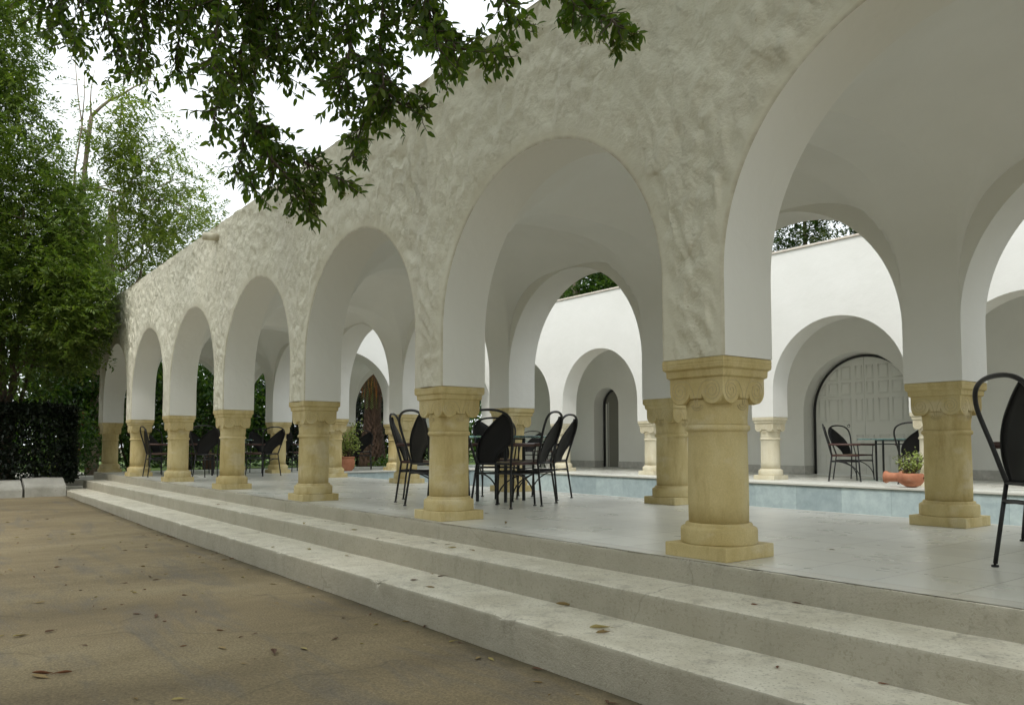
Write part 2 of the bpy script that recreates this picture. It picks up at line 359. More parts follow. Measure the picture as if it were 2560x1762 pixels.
def m_kerb():
    m, nt, b = mat('whitewashed_kerb'); b.inputs['Roughness'].default_value = .9
    c = ramp(nt, tex(nt, 3, 6, .65, 'World'), [(.35, (.38,.365,.315)), (.65, (.52,.505,.45))])
    d = ramp(nt, tex(nt, 9, 5, .7, 'World'), [(.62, (0,0,0)), (.72, (1,1,1))]); c = mixc(nt, math_(nt, 'MULTIPLY', d, .6), c, (.22,.19,.14))
    nt.links.new(c, b.inputs['Base Color']); bump(nt, b, tex(nt, 12, 5, .6, 'World'), .5, .02); return m
M_KERB = m_kerb()
def m_cap():
    m, nt, b = mat('parapet_edge'); b.inputs['Roughness'].default_value = .9
    nt.links.new(ramp(nt, tex(nt, 9, 6, .7, 'World'), [(.35, (.60,.53,.45)), (.65, (.72,.67,.59))]), b.inputs['Base Color']); return m
M_CAP = m_cap()

# ------------------------------------------------------------------ building
HC = 1.25; SPR = 1.755; RA = 1.347; PH = .25; WT = .49; TOP = 4.27
building = empty('arcaded_building', (0, 0, 0))
tag(building, 'white courtyard building with round plaster arches on short limestone columns', 'building')

def arcade(name, origin, ang, cells, thick, top, mt, nar=64, nvert=10, nring=10, rough=False, ends=(True, True)):
    """wall along +s from origin (front-left foot), thickness along +t; cells (s0, s1, opening, zb) with opening (centre, half, spring, rise)"""
    V = []; F = []; A = []
    def quadgrid(P, flip, att=None):
        nr, nc = P.shape[:2]; b = sum(len(x) for x in V)
        V.append(P.reshape(-1, 3)); A.append((np.full(nr*nc, .5) if att is None else np.broadcast_to(att, (nr, nc)).ravel())); i, j = np.meshgrid(np.arange(nr-1), np.arange(nc-1), indexing='ij'); i = i.ravel(); j = j.ravel()
        q = np.stack([i*nc+j, i*nc+j+1, (i+1)*nc+j+1, (i+1)*nc+j], 1)+b
        F.append(q[:, ::-1] if flip else q)
    for (s0, s1, op, zb) in cells:
        if op is None:
            nx = max(2, int((s1-s0)/.3)) if not rough else max(2, int((s1-s0)/.035)); nz = 6 if not rough else 80
            ss, zz = np.meshgrid(np.linspace(s0, s1, nx), np.linspace(zb, top, nz), indexing='ij')
            P = np.stack([ss, 0*ss, zz], -1)
            if rough: P[..., 1] -= plaster(P, origin)
            quadgrid(P, False); Q = P.copy(); Q[..., 1] = thick; quadgrid(Q, True); continue
        c, h, sp, rise = op
        zl = np.linspace(zb, sp, nvert, endpoint=False); th = np.linspace(PI, 0, nar)
        inner = np.concatenate([np.stack([np.full(nvert, c-h), zl], 1), np.stack([c+h*np.cos(th), sp+rise*np.sin(th)], 1), np.stack([np.full(nvert, c+h), zl[::-1]], 1)])
        L, Rr, Tt = c-s0, s1-c, top-sp; out = []
        for t in th:
            dx, dz = math.cos(t), math.sin(t); k = 1e9
            if dz > 1e-9: k = min(k, Tt/dz)
            if dx > 1e-9: k = min(k, Rr/dx)
            if dx < -1e-9: k = min(k, L/-dx)
            out.append((c+dx*k, sp+dz*k))
        out = np.array(out)
        out[np.argmin(np.hypot(out[:, 0]-s0, out[:, 1]-top))] = (s0, top); out[np.argmin(np.hypot(out[:, 0]-s1, out[:, 1]-top))] = (s1, top)
        outer = np.concatenate([np.stack([np.full(nvert, s0), zl], 1), out, np.stack([np.full(nvert, s1), zl[::-1]], 1)])
        tt = np.linspace(0, 1, nring)
        if rough: tt = tt**.8
        P2 = inner[None]*(1-tt[:, None, None])+outer[None]*tt[:, None, None]
        P = np.stack([P2[..., 0], 0*P2[..., 0], P2[..., 1]], -1)
        if rough:
            d = np.linalg.norm(outer-inner, axis=1)[None]*tt[:, None]
            fade = np.clip(d/.17, 0, 1); fade = fade*fade*(3-2*fade)
            P[..., 1] = -plaster(P, origin)*(.04+.96*fade)
            P[0, :, 1] += .012; P[1, :, 1] += .002                    # eased arris
        dist = np.linalg.norm(outer-inner, axis=1)[None]*tt[:, None]
        quadgrid(P, True, dist); Q = P.copy(); Q[..., 1] = thick; quadgrid(Q, False)
        ty = np.linspace(0, 1, 9); so = np.stack([np.stack([inner[:, 0], np.full(len(inner), thick*k), inner[:, 1]], -1) for k in ty])
        so[0, :, 1] = P[0, :, 1]
        if rough:
            for r_ in so[1:-1]:
                w = np.array([noise.noise(Vector((p[0]*1.3+origin[0], p[1]*2, p[2]*1.3))) for p in r_])*.006
                r_[:, 0] += w
        quadgrid(so, False, np.full(so.shape[:2], -.2))
        for a, b_ in ((s0, c-h), (c+h, s1)):
            if b_-a > .01 and zb > .1: quadgrid(np.array([[[a, 0, zb], [b_, 0, zb]], [[a, thick, zb], [b_, thick, zb]]], float), True)
    sA, sB = cells[0][0], cells[-1][1]; zA = cells[0][3]
    quadgrid(np.array([[[s, y, top] for s in np.linspace(sA, sB, 60)] for y in (0.0, thick)], float), False)
    if ends[0]: quadgrid(np.array([[[sA, 0, z] for z in (zA, top)], [[sA, thick, z] for z in (zA, top)]], float), False)
    if ends[1]: quadgrid(np.array([[[sB, 0, z] for z in (zA, top)], [[sB, thick, z] for z in (zA, top)]], float), True)
    V = np.concatenate(V); F = np.concatenate(F)
    ca, sa = math.cos(ang), math.sin(ang)
    W = np.stack([origin[0]+V[:, 0]*ca-V[:, 1]*sa, origin[1]+V[:, 0]*sa+V[:, 1]*ca, V[:, 2]], 1)
    me = np_mesh(name, W, F, mt, True); at_ = me.attributes.new('rim', 'FLOAT', 'POINT'); at_.data.foreach_set('value', np.concatenate(A).astype(np.float32))
    o = link_mesh(name, me, building)
    es = o.modifiers.new('edge_split', 'EDGE_SPLIT'); es.split_angle = R(40)
    return o

def plaster(P, origin):
    """hand-thrown lumps of the outer face, metres"""
    sh = P.shape[:-1]; Q = P.reshape(-1, 3); out = np.empty(len(Q))
    ca, sa = math.cos(.5), math.sin(.5)
    for i, p in enumerate(Q):
        x, z = p[0]+origin[0], p[2]
        u = (x*ca+z*sa)*2.3; w = (-x*sa+z*ca)*1.35
        a = noise.noise(Vector((u*1.2, w, 3.1)))
        b = noise.noise(Vector((u*3.6+2*a, w*3.2, 7.7)))
        c = noise.noise(Vector((u*8, w*7, 1.3)))
        patch = .55+.45*noise.noise(Vector((x*.45, z*.7, 9.2)))
        d = noise.noise(Vector((u*5.5+1.5*b, w*4.2, 5.5)))
        out[i] = (.026*a+.034*(1-abs(b)*2.4)*patch+.022*(.5-abs(d)*1.6)*patch+.012*c)
    out -= .010
    return out.reshape(sh)

XL = -6*SP                                                   # corner column row
def bays(n0, n1, x_origin, zb=1.252, lead=0, trail=0):
    """cells between columns n (x=-n*SP) from n0 (left) down to n1 (right)"""
    out = []; xs = [-n*SP for n in range(n0, n1-1, -1)]
    for a, b in zip(xs[:-1], xs[1:]): out.append((a-x_origin, b-x_origin, ((a+b)/2-x_origin, SP/2-PH, SPR, RA), zb))
    return out
def widen(cells, left, right):
    a = list(cells[0]); a[0] -= left; cells[0] = tuple(a); b = list(cells[-1]); b[1] += right; cells[-1] = tuple(b); return cells

FRONT_N = (6, -3)
c = widen(bays(6, -3, XL-PH), PH-.0, PH)
c = [(a, b, o_, z) for a, b, o_, z in c]
o = arcade('arcade_wall', (XL-PH, -.005), 0, c, WT, TOP, M_FRONT, nar=130, nvert=22, nring=46, rough=True)
tag(o, 'outer arcade wall of lumpy hand-thrown white plaster with a row of round arches')
XI = -5*SP; YI = 3.433; YF = 10.02; XR = 2*SP; XRO = 3*SP
# court arcades
o = arcade('arcade_wall', (XI-PH, YI-.245), 0, widen(bays(5, -2, XI-PH), PH, PH), WT, TOP, M_WHITE, nar=56)
o = arcade('arcade_wall', (XI-PH, YF-.245), 0, widen(bays(5, -2, XI-PH), PH, PH), WT, 4.50, M_WHITE, nar=56)
tag(o, 'sunlit white arcade wall on the far side of the pool')
YM = (YI+YF)/2; SY = (YF-YI)/2; SB = (YF-.245)-(YI+.245)
def side(x, y0, ys, first_edge, last_edge, top):
    cells = []
    for a, b in zip(ys[:-1], ys[1:]):
        cells.append([a-y0, b-y0, ((a+b)/2-y0, (b-a)/2-PH, SPR, RA+(b-a-SP)/2*.6), 1.252])
    cells[0][0] = first_edge-y0; cells[-1][1] = last_edge-y0
    return arcade('arcade_wall', (x+WT/2, y0), R(90), [tuple(q) for q in cells], WT, top, M_WHITE, nar=56, ends=(False, False))
side(XI, 0, [YI, YM, YF], YI+.244, YF-.244, 4.45)
side(XR, 0, [YI, YM, YF], YI+.244, YF-.244, 4.45)
side(XL, 0, [.24, YI, YM, YF, 13.2], .484, 12.96, 4.20)
side(XRO, 0, [.24, YI, YM, YF, 13.2], .484, 12.96, 4.20)
# rear wall with its two door recesses
YB = 12.96
cells = [(0, 4.2, None, 0), (4.2, 6.2, (XL*0+(-14.18)-(XL-PH), .53, 1.9, .52), 0), (6.2, 11.0, None, 0), (11.0, 15.6, (-6.2-(XL-PH), 1.3, 1.46, 1.32), 0), (15.6, 9*SP+2*PH, None, 0)]
o = arcade('rear_wall', (XL-PH, YB), 0, cells, .46, 4.5, M_WHITE, nar=56, ends=(True, True))
# parapet edge
mb = MB(); mb.box(XI-PH-.02, XR+PH+.02, YF-.275, YF+.275, 4.502, 4.545); mb.build('parapet_edge', M_CAP, building, bevel=.01)
# roofs, just above the vaults
mb = MB()
mb.box(XL-.2, XRO+.2, .3, 3.3, 4.05, 4.12); mb.box(XL-.2, XI-.1, 3.3, 13.2, 4.05, 4.12); mb.box(XR+.1, XRO+.2, 3.3, 13.2, 4.05, 4.12); mb.box(XI-.1, XR+.1, YF+.1, 13.2, 4.05, 4.12)
mb.build('roof', M_WHITE, building)

# groin vaults
def sup(t, n=3.0): return max(0.0, 1-abs(t)**n)**(1/n)
def vault_bay(mb, x0, x1, y0, y1, z0=1.84, rise=1.28, n=36, dome=.42):
    cx, cy, hx, hy = (x0+x1)/2, (y0+y1)/2, (x1-x0)/2, (y1-y0)/2
    P = []
    for i in range(n+1):
        u = -math.cos(PI*i/n); row = []
        for j in range(n+1):
            w = -math.cos(PI*j/n); row.append((cx+hx*u, cy+hy*w, z0+rise*max(sup(u), sup(w))+dome*(1-u*u)*(1-w*w)))
        P.append(row)
    mb.grid(P, True, flip=True)
def band(mb, axis, c, a0, a1, hw=.246, z0=1.84, rise=1.28, n=40):
    ca, ha = (a0+a1)/2, (a1-a0)/2; prof = []
    for i in range(n+1):
        t = -math.cos(PI*i/n); prof.append((ca+ha*t, z0+rise*sup(t)))
    pt = (lambda s, a, z: (s, a, z)) if axis == 'x' else (lambda s, a, z: (a, s, z))
    mb.grid([[pt(c-hw, a, z) for a, z in prof], [pt(c+hw, a, z) for a, z in prof]], True)
    for s in (c-hw, c+hw): mb.grid([[pt(s, a, z) for a, z in prof], [pt(s, a, 3.7) for a, z in prof]], False)
def vault(name, bays_, bands_):
    mb = MB()
    for b in bays_: vault_bay(mb, *b)
    for b in bands_: band(mb, *b)
    o = mb.build(name, M_WHITE, building); es = o.modifiers.new('edge_split', 'EDGE_SPLIT'); es.split_angle = R(50); return o
fy0, fy1 = .485, YI-.245
xs = [-n*SP for n in range(6, -4, -1)]
B1 = [(a+.246, b-.246, fy0, fy1) for a, b in zip(xs[:-1], xs[1:])]
vault('vault', B1, [('x', x, fy0, fy1) for x in xs[1:-1]])
gy0, gy1 = YF+.245, YB
B2 = [(a, b, gy0, gy1) for a, b in zip(xs[:-1], xs[1:])]; B2[0] = (xs[0]+.245, xs[1], gy0, gy1); B2[-1] = (xs[-2], xs[-1]-.245, gy0, gy1)
vault('vault', [b+(3.5, .22, 30, .15) for b in B2], [])
for (xa, xb) in ((XL+.245, XI-.245), (XR+.245, XRO-.245)):
    vault('vault', [(xa, xb, YI+.245, YM-.246), (xa, xb, YM+.246, YF-.245)], [('y', YM, xa, xb), ('y', YI, xa, xb, .245), ('y', YF, xa, xb, .245)])

# columns
def capital_mesh():
    mb = MB()
    def sq(prof):
        V = []; F = []
        for w, z in prof: V += [(-w,-w,z),(w,-w,z),(w,w,z),(-w,w,z)]
        for k in range(len(prof)-1):
            for i in range(4):
                j = (i+1) % 4; F.append((k*4+i, k*4+j, (k+1)*4+j, (k+1)*4+i))
        F.append((3,2,1,0)); e = (len(prof)-1)*4; F.append((e,e+1,e+2,e+3)); mb.add(V, F)
    r = .0815; cz = 1.046
    pl = [(-.2095, 1.128), (.2095, 1.128), (.2095, cz)]+[(.128+r*math.cos(t), cz+r*math.sin(t)) for t in np.linspace(0, -PI, 15)[1:-1]]+[(.044, 1.0), (-.044, 1.0)]+[(-.128+r*math.cos(t), cz+r*math.sin(t)) for t in np.linspace(0, -PI, 15)[1:-1]]+[(-.2095, cz)]
    for k in (0, 1):
        V = [((x, y, z) if k == 0 else (-y, x, z)) for y in (-.211, .211) for x, z in pl]; n_ = len(pl)
        mb.add(V, [tuple(reversed(range(n_))), tuple(range(n_, 2*n_))]+[(i, (i+1) % n_, (i+1) % n_+n_, i+n_) for i in range(n_)])
    sq([(.214, 1.128), (.226, 1.137), (.228, 1.176)])
    sq([(.228, 1.176), (.243, 1.188), (.246, 1.214), (.244, 1.218), (.244, 1.222), (.246, 1.226), (.244, 1.25)])
    mb.lathe([(.19, .835), (.188, .87), (.194, .93), (.199, .99)], 44)
    # volutes: a stained incised line on each face, over a slightly raised scroll
    gm = MB()
    for k in range(4):
        M = Matrix.Rotation(k*PI/2, 4, 'Z')
        for sx in (-1, 1):
            pts = [(.006, .955), (.012, 1.0), (.024, 1.05), (.05, 1.094), (.085, 1.112)]
            for i in range(80):
                t = i/79; rr = .066*(1-t)**.85
                if rr < .008: break
                a = PI*.62-t*2.6*2*PI; pts.append((.128+math.cos(a)*rr, cz+math.sin(a)*rr))
            out = []
            for (x, z) in pts:
                y = -.2115 if z > .985 or x > .05 else -math.sqrt(.199**2-x*x)-.0015
                out.append(M @ Vector((sx*x, y, z)))
            gm.tube(out, .0023, 5)
            mb.lathe([(.012, 0), (.009, .004)], 14, (0,0,0)) if False else None
        for rr, zz in ((.030, .962), (.044, .956)):
            gm.tube([M @ Vector((rr*math.cos(a), -math.sqrt(.198**2-(rr*math.cos(a))**2)-.001, zz+rr*.7*math.sin(a))) for a in np.linspace(PI, 2*PI, 11)], .0026, 5)
    me = mb.mesh('capital', M_STONE); nf = len(me.polygons)
    full = MB(); full.v = mb.v+gm.v; full.f = mb.f+[tuple(i+len(mb.v) for i in f) for f in gm.f]; full.sm = mb.sm+gm.sm
    me = full.mesh('capital', M_STONE); me.materials.append(M_GROOVE)
    for p in me.polygons[nf:]: p.material_index = 1
    return me
def column_meshes():
    mb = MB()
    mb.lathe([(.188, .212), (.190, .35), (.1895, .5), (.187, .65), (.186, .785), (.19, .793), (.200, .797), (.2045, .807), (.2045, .818), (.200, .829), (.19, .834)], 48)
    sh = mb.mesh('column', M_STONE)
    b = MB(); b.box(-.2407, .2407, -.2407, .2407, 0, .086)
    b.lathe([(.238, .086), (.240, .092), (.240, .172), (.236, .184), (.226, .190), (.211, .190), (.210, .206), (.204, .214), (.188, .216)], 52)
    return sh, capital_mesh(), b.mesh('base', M_STONE)
ME_SHAFT, ME_CAP, ME_BASE = column_meshes()
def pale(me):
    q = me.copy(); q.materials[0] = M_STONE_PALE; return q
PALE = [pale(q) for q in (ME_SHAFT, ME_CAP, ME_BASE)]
def column(x, y, lit=False):
    A_, B_, C__ = PALE if lit else (ME_SHAFT, ME_CAP, ME_BASE)
    o = link_mesh('column', A_, building, (x, y, 0)); o['label'] = 'pale sunlit limestone column' if lit else 'short yellowish limestone column with scroll capital'
    c_ = link_mesh('capital', B_, o); b_ = link_mesh('base', C__, o)
    for q, w in ((c_, .003), (b_, .006)):
        m = q.modifiers.new('bevel', 'BEVEL'); m.width = w; m.segments = 2; m.limit_method = 'ANGLE'; m.angle_limit = R(50)
    return o
for n in range(-3, 7): column(-n*SP, .24)
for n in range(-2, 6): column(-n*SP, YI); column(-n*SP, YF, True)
for y in (YM,): column(XI, y); column(XR, y)
for y in (YI, YM, YF): column(XL, y); column(XRO, y)

# skirting and doors of the rear wall
mb = MB()
for a, b in ((XL, -14.18-.535), (-14.18+.535, -6.2-1.305), (-6.2+1.305, XRO)): mb.box(a+.25 if a == XL else a, b, YB-.018, YB-.002, .003, .2)
for a, b in ((-14.18-.53, -14.18-.512), (-14.18+.512, -14.18+.53), (-6.2-1.3, -6.2-1.282), (-6.2+1.282, -6.2+1.3)): mb.box(a, b, YB-.001, YB+.40, .003, .2)
mb.build('skirting', M_SKIRT, building, bevel=.004)
def arch_poly(h, sp, rise, n=40):
    return [(-h, 0)]+[(h*math.cos(t), sp+rise*math.sin(t)) for t in np.linspace(PI, 0, n)]+[(h, 0)]
def arch_slab(mb, h, sp, rise, y0, y1):
    pl = arch_poly(h, sp, rise); n = len(pl); V = [(x, y0, z) for x, z in pl]+[(x, y1, z) for x, z in pl]
    F = [tuple(range(n)), tuple(reversed(range(n, 2*n)))]+[(i, (i+1) % n+n-0, i+n) if False else (i, i+n, (i+1) % n+n, (i+1) % n) for i in range(n)]
    mb.add(V, F)
# double door
mb = MB(); arch_slab(mb, 1.34, 1.45, 1.36, .0, .05)
door = mb.build('door', M_DOOR, building, (-6.2, YB+.40, 0.004))
tag(door, 'tall arched double door of white panelled wood with a black edging')
fr = MB(); hh = 1.245; pts = [(-hh, -.02, 0.0)]+[(hh*math.cos(t), -.02, 1.45+1.265*math.sin(t)) for t in np.linspace(PI, 0, 60)]+[(hh, -.02, 0)]
fr.tube(pts, .03, 8); fr.build('frame', M_BLACKFRAME, door)
pn = MB()
def panel(x0, x1, z0, z1):
    def top(x): return 1.45+1.29*math.sqrt(max(0, 1-(x/1.27)**2))-.11
    t0, t1 = min(z1, top(x0)), min(z1, top(x1))
    if min(t0, t1)-z0 < .05: return
    d = .022; pn.tube([(x0, -.002, z0), (x1, -.002, z0), (x1, -.002, t1), (x0, -.002, t0), (x0, .002, z0)], .0045, 4, False)
    pn.tube([(x0+d, -.002, z0+d), (x1-d, -.002, z0+d), (x1-d, -.002, t1-d), (x0+d, -.002, t0-d), (x0+d, .002, z0+d)], .004, 4, False)
for sx in (-1, 1):
    for (xa, xb) in ((.05, .21), (.33, .56), (.64, .88), (.96, 1.14)):
        for (za, zb) in ((.10, .46), (.56, .92), (1.0, 1.08), (1.22, 1.74), (1.84, 2.12), (2.18, 2.50)):
            if zb-za > .1:
                x0, x1 = sorted((sx*xa+.16, sx*xb+.16)) if False else sorted((sx*xa, sx*xb)); panel(x0, x1, za, zb)
pn.tube([(0, -.001, 0.02), (0, -.001, 2.70)], .007, 4); pn.tube([(-.33, -.001, .04), (-.33, -.001, 1.80), (-1.1, -.001, 1.80)], .005, 4)
pn.build('panelling', M_DOOR, door)
hd = MB(); hd.tube([(-.385+.03*math.cos(t), -.03, 1.12+.03*math.sin(t)) for t in np.linspace(0, 2*PI, 16)], .006, 6); hd.tube([(-.385, 0.0, 1.15), (-.385, -.035, 1.15)], .01, 6); hd.build('handle', M_IRON, door)
# narrow arched door, standing open
mb = MB(); arch_slab(mb, .56, 1.9, .55, .0, .04)
d2 = mb.build('door', M_DOOR_DARK, building, (-14.18, YB+.41, .004)); tag(d2, 'narrow round-headed grey door in a black frame')
fr = MB(); fr.tube([(-.47, -.025, 0)]+[(.47*math.cos(t), -.025, 1.9+.46*math.sin(t)) for t in np.linspace(PI, 0, 40)]+[(.47, -.025, 0)], .032, 8); fr.build('frame', M_BLACKFRAME, d2)
lf = MB(); lf.box(-.40, -.36, -.02, -.002, .02, 1.95); lf.box(-.30, -.29, -.012, -.002, .02, 2.0); lf.build('edge_strip', M_DOOR, d2)
# drain spout
sp_ = MB(); n = 20
sp_.lathe([(.052, 0), (.062, 0), (.062, .24), (.058, .255), (.048, .255), (.046, .02)], 20, cap=False)
so = sp_.build('drain_spout', M_FRONT, building, (-9.78, .02, 4.07)); so.rotation_euler = (R(90), 0, R(-14))

# ------------------------------------------------------------------ setting
def sheet(name, x0, x1, y0, y1, z, mt, kind='structure'):
    mb = MB(); mb.quad((x0,y0,z),(x1,y0,z),(x1,y1,z),(x0,y1,z)); return tag(mb.build(name, mt), kind=kind)
def zg(x):
    if x > 0: return -.556
    if x > -8.5: return -.556+(-x/8.5)*.026
    if x > -17: return -.53+(-(x+8.5)/8.5)*.083
    return -.447
gx = [-320, -60, -30, -17, -12.7, -8.5, -4, 0, 10, 60, 320]
mb = MB(); mb.grid([[(x, y, zg(x)) for x in gx] for y in (-320, -40, -10, 0, 320)], False); tag(mb.build('ground', M_GROUND), kind='structure')
mb = MB()
FX0, FX1 = -19.55, XRO+.5
PX0, PX1, PY0, PY1 = XI+.30, XR-.30, 3.80, 8.98
for (a, b, c_, d) in ((FX0, FX1, -.05, PY0), (FX0, PX0, PY0, PY1), (PX1, FX1, PY0, PY1), (FX0, FX1, PY1, 13.5)):
    mb.quad((a,c_,0),(b,c_,0),(b,d,0),(a,d,0))
mb.box(FX0+.001, FX1, -.03, -.02, -.5, -.004); mb.box(FX0, FX0+.2, -.02, 13.5, -.5, -.004)
tag(mb.build('terrace_floor', M_TILE), kind='structure')
pool = empty('swimming_pool', ((PX0+PX1)/2, (PY0+PY1)/2, -1.6)); tag(pool, 'sunken courtyard pool lined with pale blue marble slabs', 'swimming pool')
def at_pool(mb_, name, mt, **k):
    o = mb_.build(name, mt, None, **k); o.parent = pool; o.matrix_parent_inverse = Matrix.Translation(-Vector(pool.location)); return o
mb = MB(); e = .03
mb.quad((PX0-e,PY1+e,-1.6),(PX1+e,PY1+e,-1.6),(PX1+e,PY1+e,-.036),(PX0-e,PY1+e,-.036)); mb.quad((PX1+e,PY0-e,-1.6),(PX0-e,PY0-e,-1.6),(PX0-e,PY0-e,-.036),(PX1+e,PY0-e,-.036))
mb.quad((PX0-e,PY0-e,-1.6),(PX0-e,PY1+e,-1.6),(PX0-e,PY1+e,-.036),(PX0-e,PY0-e,-.036)); mb.quad((PX1+e,PY1+e,-1.6),(PX1+e,PY0-e,-1.6),(PX1+e,PY0-e,-.036),(PX1+e,PY1+e,-.036))
mb.quad((PX0-e,PY0-e,-1.6),(PX1+e,PY0-e,-1.6),(PX1+e,PY1+e,-1.6),(PX0-e,PY1+e,-1.6))
at_pool(mb, 'lining', M_POOL)
mb = MB(); w = .34
mb.box(PX0-w, PX1+w, PY1, PY1+w, -.035, .005); mb.box(PX0-w, PX1+w, PY0-.10, PY0, -.035, .005)
mb.box(PX0-w, PX0, PY0+.001, PY1-.001, -.035, .005); mb.box(PX1, PX1+w, PY0+.001, PY1-.001, -.035, .005)
at_pool(mb, 'coping', M_COPING, bevel=.006)
sheet('pool_water', PX0-.02, PX1+.02, PY0-.02, PY1+.02, -.62, M_WATER)
sheet('lawn', -60, FX0-.3, -.9, 40, -.20, M_LAWN); sheet('lawn', FX0-.3, 40, 13.55, 40, -.20, M_LAWN)
mb = MB(); mb.box(-26, -19.42, -1.9, .6, -.7, -.19); tag(mb.build('path', M_KERB, bevel=.01), kind='structure')

# steps
steps = empty('front_steps', (-4, -.5, -.5)); tag(steps, 'three long worn concrete steps along the front of the arcade', 'steps')
def step(x0, yf, yb, z0, z1, seed, chip):
    """one tread and riser: noisy arris with chips"""
    x1 = FX1; nx = int((x1-x0)/.035); X = np.linspace(x0, x1, nx)
    P = []
    prof = [(yf, z0)]+[(yf, z) for z in np.linspace(z0+.02, z1-.03, 5)]+[(yf+.002, z1-.014), (yf+.006, z1-.005), (yf+.014, z1-.001), (yf+.03, z1)]+[(y, z1) for y in np.linspace(yf+.07, yb, 9)]
    for k, (y, z) in enumerate(prof):
        row = []
        for x in X:
            a = noise.noise(Vector((x*.9, k*.02, seed)))*.016+noise.noise(Vector((x*6, y*6+z*6, seed+3)))*.006
            w = max(0, noise.noise(Vector((x*1.1, seed*3.3, 5)))+.05)*max(0, noise.noise(Vector((x*5.5, seed, 2))))*chip
            yy, zz = y, z
            near = max(0, 1-abs(z-z1)/.07) if k <= 9 else max(0, 1-(y-yf)/.08)
            yy += near*w*.05*(1 if k < 9 else 1)*(.6+.8*noise.noise(Vector((x*19, k*.4, seed)))) if k < 10 else 0
            zz -= near*w*.045*(.6+.8*noise.noise(Vector((x*23, k*.5, seed+8))))
            if k <= 9: yy += a*(1 if k > 0 else .6)
            if k >= 9 and k < len(prof)-1: zz += noise.noise(Vector((x*1.7, y*4, seed)))*.004
            row.append((x, yy, zz))
        P.append(row)
    mb = MB(); mb.grid(P, True)
    L = [r_[0] for r_ in P]; n = len(L); mb.add(L+[(x0, yb, z0)], [tuple(reversed(range(n+1)))])
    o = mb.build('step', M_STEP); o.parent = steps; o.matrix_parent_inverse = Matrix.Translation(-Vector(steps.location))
    es = o.modifiers.new('edge_split', 'EDGE_SPLIT'); es.split_angle = R(55)
    return o
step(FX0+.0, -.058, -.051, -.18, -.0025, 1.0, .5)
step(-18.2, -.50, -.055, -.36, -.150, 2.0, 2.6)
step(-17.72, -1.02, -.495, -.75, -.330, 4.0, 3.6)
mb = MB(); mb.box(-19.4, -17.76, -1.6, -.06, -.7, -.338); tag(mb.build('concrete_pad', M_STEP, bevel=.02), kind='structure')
# white kerb at the end of the steps, cracked through
def kerb_piece(y0, y1, rot, lab):
    mb = MB(); n = 14; P = []
    prof = [(0, -.52), (.0, -.30), (.015, -.245), (.06, -.225), (.20, -.20), (.42, -.10), (.60, -.08), (.60, -.52)]
    for k, (dx, z) in enumerate(prof):
        P.append([(-16.95-dx+noise.noise(Vector((y*3, k, 4)))*.015, y, z+noise.noise(Vector((y*2.5, k*2, 9)))*.018) for y in np.linspace(y0, y1, n)])
    mb.grid(P, True, True); a = [r_[0] for r_ in P]; b = [r_[-1] for r_ in P]; m = len(a)
    mb.add(a, [tuple(range(m))]); mb.add(b, [tuple(reversed(range(m)))])
    o = mb.build('kerb_stone', M_KERB); o.rotation_euler = (0, rot, 0); tag(o, lab, 'kerb', 'whitewashed kerb at the end of the steps'); return o
kerb_piece(-1.83, -1.04, R(.12), 'cracked length of whitewashed kerb touching the end of the lowest step')
kerb_piece(-7.5, -1.875, 0, 'whitewashed kerb running in front of the dark hedge toward the left')

